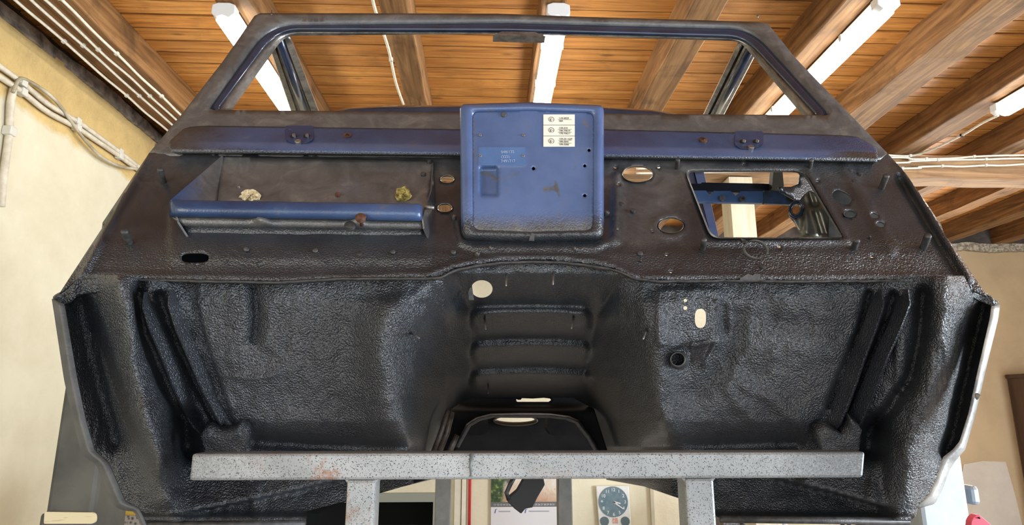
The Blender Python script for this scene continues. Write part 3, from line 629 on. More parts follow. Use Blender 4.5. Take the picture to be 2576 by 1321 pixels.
# ---- curved dark scuttle rising behind the cowl
sx_ = [835, 850, 880, 960, 1150, 1330, 1520, 1640, 1700, 1728]; st_ = [288, 276, 270, 266, 264, 264, 268, 276, 286, 300]
def srow(k, dy, Y): return [P(x + (x - 1280) * k, y + dy, Y) for x, y in zip(sx_, st_)]
rows('dashboard_cover', [srow(0, 3, 1.50), srow(0, 0, 1.44), srow(0, 3, 1.40), srow(0, 10, 1.38), srow(.01, 16, 1.385), srow(.01, 20, 1.36), srow(.01, 40, 1.35)], BLUEG, car, solid=.004, label='dark blue curved dashboard edge')
# ---- firewall
crease = [(150, 737), (200, 700), (240, 697), (330, 702), (700, 709), (860, 699), (1060, 699), (1107, 697), (1143, 678), (1200, 666), (1260, 659), (1340, 656), (1410, 658), (1500, 668), (1560, 681), (1603, 700), (1660, 706), (1860, 704), (1990, 706), (2430, 704), (2447, 730), (2483, 745)]
FWO = [(375, 385), (340, 437), (258, 560), (256, 575)] + crease + [(2399, 620), (2375, 590), (2368, 565), (2279, 437), (2232, 385), (1500, 378)]
win = rpoly([(1722, 430), (2022, 430), (2122, 600), (1788, 600)], [18, 26, 12, 24], 5, 6)
fwh = [win, ell(1125, 451, 18, 10), ell(1119, 523, 19, 11), ell(1604, 438, 39, 21, 36), ell(1688, 568, 32, 19, 32), ell(2118, 496, 25, 15, 28, 28, 2.6), ell(2138, 538, 16, 9, 20, 10), ell(490, 648, 35, 13, 32, 0, 3),
       ell(2200, 542, 12, 7, 16, 10), ell(2215, 564, 12, 7, 16, 10), ell(1960, 621, 5, 3.4, 12), ell(1677, 641, 4, 3, 10), ell(1688, 684, 4, 3, 10), ell(2194, 646, 5, 3, 10), ell(1548, 421, 4, 3, 10), ell(1657, 421, 4, 3, 10), ell(1555, 463, 5, 3.5, 10), ell(1872, 414, 5, 3, 10), ell(2057, 455, 4, 3, 10), ell(1552, 579, 3, 2.5, 8), ell(1641, 581, 3, 2.5, 8)]
def fwrel(x, y):
    h = .012 * ridge([(372, 398), (330, 470), (262, 590), (205, 694)], 9, x, y)
    h += .010 * ridge([(2262, 412), (2330, 520), (2392, 620), (2440, 700)], 8, x, y)
    h -= .022 * ridge([(2262, 450), (2320, 545), (2365, 620), (2412, 694)], 9, x, y)
    h += .010 * ridge([(1073, 692), (1140, 668), (1200, 655), (1260, 648), (1340, 645), (1420, 647), (1500, 656), (1545, 668), (1600, 695)], 7, x, y)
    h += .006 * ridge([(240, 690), (700, 700), (1060, 690)], 6, x, y) + .006 * ridge([(1620, 695), (2420, 695)], 7, x, y)
    h += .004 * sstep(628, 636, y) * sstep(1000, 1060, x)
    h -= .005 * edge([(2120, 300), (2120, 418), (2245, 632), (2245, 700)], 5, x, y) * 0
    h += .006 * np.clip(1 - dist_poly([(2128, 424), (2246, 622)], x, y)[0] / 17, 0, .35) / .35
    wo = [(1708, 418), (2028, 418), (2135, 606), (1776, 608), (1708, 418)]
    h += .008 * ridge(wo, 7, x, y)
    h -= .004 * rrect(1600, 436, 62, 32, 20, 3, x, y)
    h += .006 * ridge(ell(1688, 568, 42, 27) + [(1730, 568)], 6, x, y)
    h += .012 * ridge([(1150, 560), (1160, 610), (1190, 622), (1500, 622), (1548, 600), (1552, 440)], 8, x, y)
    h += .004 * ridge([(1562, 430), (1566, 600), (1530, 626)], 5, x, y)
    h += .006 * (rrect(755, 590, 330, 70, 20, 10, x, y))
    n = np.array([noise.noise(Vector((a / 60, b / 60, 0))) + .5 * noise.noise(Vector((a / 18, b / 18, 4))) for a, b in zip(x, y)])
    return h + .0022 * n
def fwmask(x, y):
    g = .55 * np.exp(-((x - 1640) / 110) ** 2) * (1 - sstep(590, 660, y)) + .38 * (1 - sstep(430, 520, y)) + .25 * np.exp(-((x - 1115) / 30) ** 2) * (1 - sstep(560, 640, y)) + .03
    g += .3 * ridge([(250, 600), (190, 680)], 20, x, y)
    b = .1 + .65 * sstep(560, 660, y) + .3 * sstep(1700, 2000, x)
    return (np.zeros_like(x), g, np.clip(b, 0, 1))
panel('bulkhead', FWO, fwh, lambda x, y: FW(x, y) - fwrel(x, y), SH, car, 7, attr=fwmask, solid=.003, off=-1, label='sprayed bulkhead panel with holes')
# window lip
wl2 = rpoly([(1731, 437), (2014, 437), (2108, 594), (1796, 594)], [18, 26, 12, 24], 5, 6)
def fr(l, d): return [fw(x, y, d) for x, y in l]
rows('opening_lip', [fr(win, .012), fr([((a + c) / 2, (b + e) / 2) for (a, b), (c, e) in zip(win, wl2)], .004), fr(win, -.004), fr(win, -.03)], DKSTEEL, car, closed=True)
# hole rims
for (cx_, cy_, rx, ry) in ((1125, 451, 18, 10), (1119, 523, 19, 11), (1604, 438, 39, 21), (1688, 568, 32, 19), (2138, 538, 16, 9)):
    e0 = ell(cx_, cy_, rx, ry, 32); e1 = ell(cx_, cy_, rx - 1.5, ry - 1.2, 32)
    rows('hole_rim', [fr(e0, .004), fr(e1, .001), fr(e1, -.006)], CHROME if cy_ < 540 and cx_ < 1700 else DKSTEEL, car, closed=True)
# dark inner skin behind blind holes
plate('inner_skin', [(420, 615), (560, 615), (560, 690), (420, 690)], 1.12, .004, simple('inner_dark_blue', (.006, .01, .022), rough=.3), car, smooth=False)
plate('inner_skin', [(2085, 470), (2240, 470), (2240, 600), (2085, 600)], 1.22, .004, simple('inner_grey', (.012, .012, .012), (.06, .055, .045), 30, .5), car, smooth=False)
# ---- cowl (blue band)
def lerprow(pts, xs): p = np.array(pts, float); return [(x, float(np.interp(x, p[:, 0], p[:, 1]))) for x in xs]
cxs = [0] + sorted(set(np.linspace(0.004, .996, 90).tolist())) + [1]
def crow(pts):
    a, b = pts[0][0], pts[-1][0]; return lerprow(pts, [a + (b - a) * t for t in cxs])
R = [crow([(478, 319), (520, 316), (1150, 325), (1520, 325), (2120, 340), (2158, 344), (2200, 368)]),
     crow([(462, 324), (520, 321), (1150, 330), (1520, 330), (2120, 345), (2160, 349), (2203, 371)]),
     crow([(428, 354), (700, 356), (1150, 362), (1520, 366), (2160, 376), (2207, 378)]),
     crow([(425, 360), (700, 362), (1150, 368), (1520, 372), (2160, 383), (2208, 385)]),
     crow([(425, 372), (700, 374), (1150, 379), (1520, 385), (2160, 395), (2208, 398)]),
     crow([(430, 382), (700, 384), (1150, 389), (1520, 393), (2160, 403), (2207, 405)]),
     crow([(440, 386), (700, 388), (1150, 393), (1520, 398), (2160, 407), (2206, 408)]),
     crow([(450, 390), (700, 392), (1150, 396), (1520, 402), (2160, 410), (2200, 411)])]
D = [.002, .008, .020, .024, .036, .034, .020, -.004]
at = []
for r, l in enumerate(R):
    for x, y in l:
        e = min(max((x - 440) / 260, 0), 1) * 1.0; e2 = 1 - .75 * min(max((x - 2020) / 120, 0), 1)
        bl = {0: .85, 1: .95, 2: 1.0, 3: 1.1, 4: .85, 5: .3, 6: 0, 7: 0}[r] * (.15 + .85 * e)
        if r >= 3: bl *= e2
        at.append((bl, .35, .15 + (.5 if r > 4 else 0) + .7 * (1 - e2), (.2, .25, .3, 1, .85, .4, 0, 0)[r]))  # last value: blue tone per row, painting in the shading from the cowl's angle
rows('cowl_panel', [[P(x, y, float(min(FW(x, y), WS(x, y))) - d) for x, y in l] for l, d in zip(R, D)], SH, car, attr=at, solid=.003, label='blue cowl panel')
CW = lambda x, y: float(min(FW(x, y), WS(x, y)))
def Yc(x, y): return CW(x, y) - .008 - .014 * min(max((y - 325) / 35, 0), 1)
def dsk(name, x, y, r, Y, h, mat, n=20, lab=None, parent=None, taper=.85):
    p = P(x, y, Y); nrm = Vector((0, -math.sin(math.radians(57)), math.cos(math.radians(57))))
    return MB().tube([p - nrm * .004, p + nrm * h * .7, p + nrm * h], [r, r, r * taper], n).build(name, mat, parent or car, label=lab, auto=40)
for cx_, cy_ in ((874, 341), (1769, 352)):
    g_ = dsk('grommet', cx_, cy_, .0085, Yc(cx_, cy_), .002, RUSTY, lab='rusted round grommet'); dsk('grommet_hole', cx_, cy_, .0035, Yc(cx_, cy_) - .001, .0025, BLACK, 14, parent=g_)
for x0, y0 in ((0, 0), (1131, 14)):
    pl_ = plate('wiper_mount', rpoly([(716 + x0, 316 + y0), (790 + x0, 316 + y0), (789 + x0, 350 + y0), (770 + x0, 362 + y0), (735 + x0, 362 + y0), (717 + x0, 350 + y0)], 8, 4, 1), lambda x, y: CW(x, y) - .004 - .021 * min(max((y - y0 - 318) / 36, 0), 1), .004, simple('navy_plate', (.018, .034, .085), (.03, .05, .12), 14, .35), car, smooth=False, label='navy wiper spindle plate')
    for dx in (738, 771):
        dsk('spindle_hole', dx + x0, 342 + y0, .0062, CW(dx + x0, 342 + y0) - .020, .0012, BLACK, 18, parent=pl_)
        dsk('spindle_bolt', dx + x0 + 2, 343 + y0, .0036, CW(dx + x0, 343 + y0) - .021, .005, STEEL, 10, parent=pl_)
    q_ = dsk('screw', 750 + x0 + (8 if x0 else 0), 357 + y0, .0062, CW(750 + x0, 357 + y0) - .028, .003, STEEL, 18, 'grey cross-head screw')
# ---- tray (battery shelf)
FB = lambda x, y: float(FW(x, y))
def traymask(x, y):
    g = 1.0 + .2 * np.sin(x / 90) ; return (.28 * np.exp(-((x - 900) / 200) ** 2 - ((y - 470) / 60) ** 2) + 0 * x, g, .12 + 0 * x)
panel('tray_back', [(560, 392), (1090, 404), (1075, 545), (545, 530)], [], lambda x, y: FW(x, y) - .008 + .002 * np.sin(x / 70), SH, car, 12, attr=traymask, solid=.002, label='brown stained tray back')
def lip_x(t): return 426 + (1063 - 426) * t
ts = [0, .012, .04] + np.linspace(.08, .92, 30).tolist() + [.96, .988, 1]
def trow(y0, y1, Y, xin=0): return [P(lip_x(t) + xin * (1 - 2 * t) + 0, y0 + (y1 - y0) * t + (3 if t in (0, 1) else 0), Y + (.012 if t in (0, 1) else .003 if t in (.012, .988) else 0)) for t in ts]
TR = [trow(508, 518, 1.075, 14), trow(503, 513, 1.030, 2), trow(506, 516, 1.024), trow(524, 534, 1.018), trow(538, 548, 1.021), trow(544, 556, 1.028), trow(547, 558, 1.036, 6)]
rows('tray_lip', TR, SH, car, attr=[(1 if i < 5 else .6, .4, .1, .02 + .55 * t ** 2) for i in range(7) for t in ts], label='blue rolled tray lip', solid=.002)
def trow2(y0, y1, Y, xa, xb): return [P(xa + (xb - xa) * t, y0 + (y1 - y0) * t, Y) for t in np.linspace(0, 1, 60)]
def dent(l, i):                                   # pressed bosses on the underside
    out = []
    for p, t in zip(l, np.linspace(0, 1, 60)):
        b = math.exp(-((t - .36) / .03) ** 2) + math.exp(-((t - .745) / .03) ** 2); out.append(p + Vector((0, -.012 * b * (1 - i * .3), 0)))
    return out
T2 = [dent(trow2(547, 558, 1.037, 432, 1060), 0), dent(trow2(560, 571, 1.040, 450, 1062), 0), dent(trow2(567, 576, 1.042, 458, 1063), 1), dent(trow2(570, 578, 1.050, 460, 1063), 2), trow2(588, 594, 1.052, 468, 1066), trow2(602, 606, 1.050, 476, 1068), trow2(607, 612, 1.062, 470, 1072)]
rows('tray_front', T2, SH, car, attr=[((0, .95, .2, 1), (0, .9, .2, 1), (0, .6, .3, 1), (0, .3, .4, 1), (0, .2, .5, 1), (0, .1, .7, 1), (0, .1, .7, 1))[i] for i in range(7) for _ in range(60)], label='brown and black tray underside', solid=.002)
def tri(name, pts, cols):
    vs = [P(x, y, Y) for x, y, Y in pts]; c = sum(vs, Vector()) / len(vs); n = len(vs)
    return mesh(name, vs, [tuple(range(n))], SH, car, False, attr=cols, solid=.003)
tri('tray_side', [(560, 391, FB(560, 391) - .006), (548, 530, 1.10), (436, 512, 1.032), (428, 505, 1.03)], [(.0, .9, .1, 1), (.1, .95, .1, 1), (.75, .6, .1, .1), (.9, .5, .1, .1)])
tri('tray_side', [(436, 516, 1.03), (452, 560, 1.036), (480, 604, 1.05), (470, 612, 1.06), (455, 575, 1.07)], [(0, .5, .2, 1)] * 5)
tri('tray_side', [(1091, 404, FB(1091, 404) - .006), (1086, 480, 1.09), (1064, 545, 1.03), (1068, 575, 1.035), (1084, 612, 1.055), (1096, 500, 1.11)], [(.0, .6, .2, 1)] * 6)
MB().tube([P(1068, 521, 1.045), P(1092, 523, 1.045)], .0035, 10).build('stud', STEEL, car)
def blob(name, x, y, rx, ry, Y, mat, seed, lab):
    rr = []
    for k in range(6):
        t = k / 5; rr.append([P(x + rx * math.cos(a) * (1 - t * .95) * (1 + .35 * noise.noise(Vector((math.cos(a) * 2, math.sin(a) * 2, seed)))), y + ry * math.sin(a) * (1 - t * .95) * (1 + .35 * noise.noise(Vector((math.cos(a) * 2, math.sin(a) * 2, seed + 5)))), Y - .006 * t + .006 * noise.noise(Vector((a * 3, k * 2.5, seed)))) for a in [i * math.pi / 12 for i in range(24)]])
    rows(name, rr, mat, car, closed=True, smooth=False, label=lab)
blob('adhesive_lump', 630, 492, 27, 15, 1.10, FOAM, 1, 'flaking cream adhesive lump')
blob('adhesive_lump', 1014, 489, 20, 19, 1.10, FOAM2, 2, 'yellow-brown sealant lump')
for x, y, r, h, mt in ((600, 470, .003, .002, STEEL), (850, 492, .0045, .005, RUSTY), (1065, 439, .005, .004, DKSTEEL), (1080, 409, .004, .005, DKSTEEL)): dsk('tray_bolt', x, y, r, FB(x, y) - .010, h, mt, 12)
q_ = MB().tube([P(908, 546, 1.016), P(908, 550, 1.014), P(909, 552, 1.022), P(910, 568, 1.030)], [.009, .009, .003, .003], 12).build('rusty_screw', RUSTY, car, label='rusty screw under the tray lip')
dsk('tray_boss', 880, 567, .009, 1.030, .003, DKSTEEL, 14)
# ---- service box (blue panel with labels)
bxm = thing  # (box parts are children of the car)
YB0, YB1 = 1.032, 1.062
def yb(x, y): return YB0 + (YB1 - YB0) * (600 - y) / 340.0
def bq(x, y, d=0.0): return P(x, y, yb(x, y) - d)
B0 = rpoly([(1157, 262), (1330, 257), (1519, 265), (1519, 600), (1338, 606), (1160, 600)], [16, 5, 16, 22, 5, 26], 6, 8)
B1 = rpoly([(1164, 268), (1330, 264), (1512, 271), (1510, 592), (1338, 596), (1170, 592)], [14, 5, 14, 20, 5, 22], 6, 8)
B2 = rpoly([(1180, 276), (1332, 273), (1500, 279), (1497, 584), (1338, 588), (1184, 584)], [16, 5, 16, 20, 5, 20], 6, 8)
B3 = rpoly([(1188, 281), (1332, 278), (1494, 284), (1492, 579), (1338, 583), (1190, 578)], [16, 5, 16, 20, 5, 20], 6, 8)
def shrink(l, dY):  # straight back from B0
    return [Vector((p.x, p.y + dY, p.z)) for p in [bq(x, y) for x, y in l]]
backl = []
for x, y in B0:
    p = bq(x, y, -.006); t_ = math.tan(math.radians(57)); Yf = (p.z - EYE - .196) / t_ + 1.0; backl.append(Vector((p.x, max(Yf + .01, p.y + .02), p.z)))
bm_ = lambda l: [(min(1, max(0, 1.15 - max(0, (y - 500) / 85.0))), .25, .1 + .35 * min(1, max(0, (y - 520) / 60)), 1) for x, y in l]
rows('box_side', [backl, [bq(x, y, -.006) for x, y in B0], [bq(x, y, .004) for x, y in B1], [bq(x, y, .006) for x, y in B2], [bq(x, y, -.002) for x, y in B3]][:4] + [[bq(x, y, .000) for x, y in B3]], SH, car, closed=True, attr=bm_(B0) * 5, label='blue box sides with rounded edges')
bh = [ell(1482, 378, 4, 4, 10), ell(1471, 417, 4, 4, 10), ell(1342, 424, 4.5, 4.5, 10), ell(1471, 492, 4.5, 4, 10)]
def boxrel(x, y): return .013 * rrect(1230, 457, 22, 36, 6, 3.5, x, y) - .0012 * rrect(1262, 393, 60, 23, 3, 1.2, x, y)
panel('box_face', B3, bh, lambda x, y: yb(x, y) + .0 + boxrel(x, y) + .0005 * np.sin(x / 50) * np.sin(y / 60), SH, car, 5, solid=.002, label='blue box front face',
      attr=lambda x, y: (np.clip(1.15 - (y - 500) / 85, 0, 1) - .7 * ridge([(1370, 476), (1396, 474)], 8, x, y) - .6 * ridge([(1397, 456), (1402, 474), (1407, 494)], 5, x, y) - .7 * ridge([(1212, 436), (1236, 440), (1248, 452)], 7, x, y) - .6 * ridge([(1468, 306), (1478, 318)], 7, x, y) - .5 * ridge([(1262, 452), (1278, 446), (1305, 434)], 6, x, y) - .5 * ridge([(1448, 420), (1444, 428)], 5, x, y) - .5 * ridge([(1193, 470), (1192, 300)], 5, x, y) - .4 * ridge([(1200, 282), (1480, 283)], 4, x, y), .8 + 0 * x, .05 + .35 * sstep(520, 580, y)))
plate('box_tab', [(1331, 606), (1333, 592), (1338, 586), (1345, 588), (1344, 606)], lambda x, y: 1.026, .003, DKSTEEL, car, smooth=False)
YF = lambda x, y, d=.001: yb(x, y) - d
def bplate(name, poly, d, th, mat, parent, **k): return MB().ext([P(x, y, YF(x, y, d)) for x, y in poly], (0, th, 0)).build(name, mat, parent, **k)
def bdisc(name, x, y, r, h, mat, parent=None, n=20, lab=None):
    p = P(x, y, YF(x, y, 0)); return MB().tube([p, p - Vector((0, h * .7, 0)), p - Vector((0, h, 0))], [r, r, r * .8], n).build(name, mat, parent or car, label=lab, auto=40)
bdisc('rubber_plug', 1267, 289, .0052, .003, simple('grey_rubber', (.05, .05, .055), rough=.6), lab='dark grey rubber plug')
for x, y in ((1208, 341), (1317, 341), (1208, 393), (1316, 393)):
    rv = bdisc('rivet', x, y, .003, .0025, STEEL, n=12); bdisc('rivet_hole', x, y, .0012, .0028, BLACK, rv, 8)
idp = bplate('identification_plate', rpoly([(1204, 370), (1321, 370), (1321, 416), (1203, 416)], 3, 3, 1), .0014, .0012, BLUE, car, smooth=False, bevel=.0004, label='blue-painted stamped plate')
for s, y in (('048/135', 386), ('(325)', 398), ('7491717', 409)):
    p = P(1261, y, YF(1261, y, .0020)); text3(s, p, (1, 0, .05), (-.25, 0, 1), .0072, simple('stamped_bright', (.30, .38, .52), rough=.3), idp, 'stamped_text', align='LEFT', bold=.0)
stk = bplate('approval_sticker', [(1367, 288), (1446, 288), (1446, 369), (1367, 369)], .0014, .0008, LABEL, car, smooth=False, label='cream approval sticker with circled E marks')
def bt(s, x, y, size): p = P(x, y, YF(x, y, .0018)); text3(s, p, (1, 0, 0), (0, 0, 1), size, INK, stk, 'lettering', bold=.012)
for cy_, num, lines in ((300.5, '1', ('11R-0029', '26R')), (327.5, '2', ('12R-010', '14R-79019', '17R-79017')), (355, '1', ('15R-03 1629', '18R-0041', '10R-0380'))):
    c = P(1387, cy_, YF(1387, cy_, .0018)); MB().tube([c + Vector((.0048 * math.cos(a), 0, .0048 * math.sin(a))) for a in [i * math.pi / 16 for i in range(33)]], .00035, 6, False).build('approval_ring', INK, stk)
    bt('E', 1383, cy_ + 4.4, .0074); bt(num, 1389.6, cy_ + 3, .0036)
    y0 = cy_ - (3.6 if len(lines) == 2 else 6)
    for i, s in enumerate(lines):
        bt(s, 1406, y0 + i * 7 + 2.4, .0046)
        if i < len(lines) - 1: bplate('printed_line', [(1404, y0 + i * 7 + 3.6), (1438, y0 + i * 7 + 3.6), (1438, y0 + i * 7 + 4.3), (1404, y0 + i * 7 + 4.3)], .0018, .0003, INK, stk, smooth=False)
for yy in (314, 341.5): bplate('printed_line', [(1367, yy), (1446, yy), (1446, yy + .9), (1367, yy + .9)], .0018, .0003, INK, stk, smooth=False)
# ---- studs, clips, washers on the bulkhead
def stud(b, t, r, d=.03, mat=DKSTEEL, name='stud'):
    p = fw(*b, -.002); q_ = P(*t, FB(*b) - d); v = q_ - p; pts = []; rr = []
    n = 12
    for i in range(n + 1): pts.append(p + v * i / n); rr.append(r * (1 + (.10 if i % 2 else -.04)) if i < n else r * .75)
    o = MB().tube(pts, rr, 12).build(name, mat, car)
    return o
for b, t, r in (((411, 459), (403, 424), .0052), ((325, 612), (313, 580), .0056), ((1703, 426), (1705, 401), .0042), ((2037, 424), (2041, 402), .0042), ((2217, 475), (2231, 440), .0052), ((2322, 626), (2335, 591), .0056), ((1768, 628), (1771, 602), .0045), ((2148, 626), (2156, 604), .0048)): stud(b, t, r)
for x, y in ((620, 631), (793, 634), (988, 637), (1140, 638), (1610, 641)):
    o = stud((x, y + 3), (x, y - 5), .0042, .008, name='trim_clip')
for x, y in ((565, 659), (645, 660), (819, 659), (895, 661), (1612, 658), (2188, 598)): stud((x, y + 3), (x, y - 4), .0018, .008, name='pin')
for x, y in ((1200, 640), (1142, 547), (1526, 537), (1446, 628), (1233, 626)):
    w_ = dsk('hex_nut', x, y, .0052, FB(x, y) - .006, .004, DKSTEEL, 6); dsk('bolt_end', x, y, .0022, FB(x, y) - .008, .004, STEEL, 10, parent=w_)
for x, y in ((905, 638), (1057, 640), (1563, 513), (1593, 529), (1919, 671), (2150, 455), (2140, 428), (2165, 436)): dsk('blanking_disc', x, y, .0048, FB(x, y) - .006, .0012, DKSTEEL, 18)
# zip tie
zt_ = thing('zip_tie', fw(1897, 640, .02), 'black plastic zip tie looped through the lower edge of the bulkhead opening', 'cable tie')
nn = 40; rr = [[], [], [], []]
for i in range(nn + 1):
    a = 2 * math.pi * i / nn; x = 1897 + 30 * math.cos(a) - 3 * math.sin(a); y = 630 + 22 * math.sin(a) + 6 * math.cos(a); dd = .022 + .010 * math.cos(a)
    for j, (dx, dy, d2) in enumerate(((0, 0, 0), (7, -4.5, .008), (6.6, -4.2, .0085), (-.4, .3, .0008))): rr[j].append(P(x + dx, y + dy, FB(1897, 630) - dd - d2))
rows('strap', rr + [rr[0]], simple('ribbed_black_nylon', (.05, .05, .05), (.11, .11, .11), 500, .4), zt_)
plate('tie_head', [(1864, 600), (1876, 603), (1880, 612), (1868, 611)], FB(1870, 606) - .034, .006, BLACK, zt_, smooth=False)
MB().tube([P(1876, 606, FB(1870, 606) - .036), P(1862, 614, FB(1870, 606) - .04), P(1849, 624, FB(1870, 606) - .045)], [.0018, .0016, .0006], 6).build('tie_tail', BLACK, zt_)
# torn tab at crease
plate('torn_tab', [(1862, 700), (1882, 689), (1894, 693), (1900, 688), (1913, 690), (1912, 700), (1930, 706), (1862, 706)], FB(1890, 700) - .012, .003, DKSTEEL, car, smooth=False)
# ---- things seen through the opening
db = thing
plate('dash_crossbar', [(1735, 479), (1776, 479), (1786, 491), (1796, 480), (1838, 480), (1851, 492), (1864, 481), (1920, 481), (1990, 482), (1990, 512), (1880, 510), (1735, 508)], 1.34, .012, BLUE, car, smooth=False, bevel=.001, label='blue dash crossbar')
plate('crossbar_end', [(1922, 479), (1992, 481), (2022, 492), (2024, 516), (1922, 512)], 1.335, .01, simple('blue_black_overspray', (.05, .10, .22), (.03, .035, .05), 25, .35), car, smooth=False, bevel=.001)
for x, y, r, mt in ((1816, 499, .0065, WALLB), (1866, 501, .007, DKSTEEL), (1868, 501, .003, BLACK), (1986, 500, .008, DKSTEEL), (2001, 502, .005, DKSTEEL)):
    p = P(x, y, 1.332); MB().tube([p, p - Vector((0, .004 if mt != BLACK else .006, 0))], r, 16).build('crossbar_bolt', mt if mt != WALLB else CHROME, car, smooth=False)
plate('steering_support', [(1735, 462), (1765, 462), (1765, 459), (1920, 462), (1950, 464), (1950, 472), (2015, 478), (2030, 500), (1990, 490), (1735, 480)], 1.42, .02, simple('blue_black', (.008, .012, .025), rough=.35), car, smooth=False)
plate('support_upright', [(1946, 425), (1968, 425), (1972, 468), (1962, 478), (1942, 474)], 1.40, .02, simple('dark_olive', (.03, .026, .016), rough=.45), car, smooth=False)
def arc_bracket():
    o_ = dens([(2000, 420), (2060, 420), (2110, 520), (2130, 610), (2030, 610), (2030, 520), (1960, 480), (1960, 470), (1990, 470), (2010, 462), (2015, 440)], 12)
    panel('side_bracket', o_, [], lambda x, y: 1.30 + .0004 * (x - 2000) , SH, car, 12, attr=lambda x, y: (.1 + 0 * x, .15 + 0 * x, .2 + 0 * x), solid=.004)
arc_bracket()
def relr(x, y): return 1.27 - .02 * rrect(2060, 560, 40, 40, 18, 8, x, y) + .012 * ridge([(2030, 470), (2070, 600)], 8, x, y)
panel('inner_wheel_housing', [(1988, 520), (2000, 515), (2035, 480), (2085, 500), (2125, 560), (2130, 612), (2025, 612), (2000, 560), (1986, 545)], [ell(2003, 526, 9, 13, 20, 20)], relr, simple('silvery_inner_panel', (.10, .095, .08), (.22, .21, .18), 18, .3, .6, .1, .002, 50), car, 6, solid=.003, label='silvery inner panel')
rows('gauge_ring', [[P(x, y, 1.262 - d) for x, y in ell(2003, 527, 11 + w, 16 + w, 28, 20)] for w, d in ((0, 0), (3, .006), (7, .004), (9, -.004))], BLUEG, car, closed=True)
rail('door_pillar', (1730, 425), (1782, 606), (1765, 425), (1806, 606), 1.60, 1.50, [(0, .02), (.02, 0), (.25, 0), (.3, .012), (.42, .012), (.48, -.004), (1, 0), (1, .02)], simple('blue_grey_gloss', (.07, .10, .20), (.10, .14, .26), 10, .3), .2, 'blue-grey door pillar')
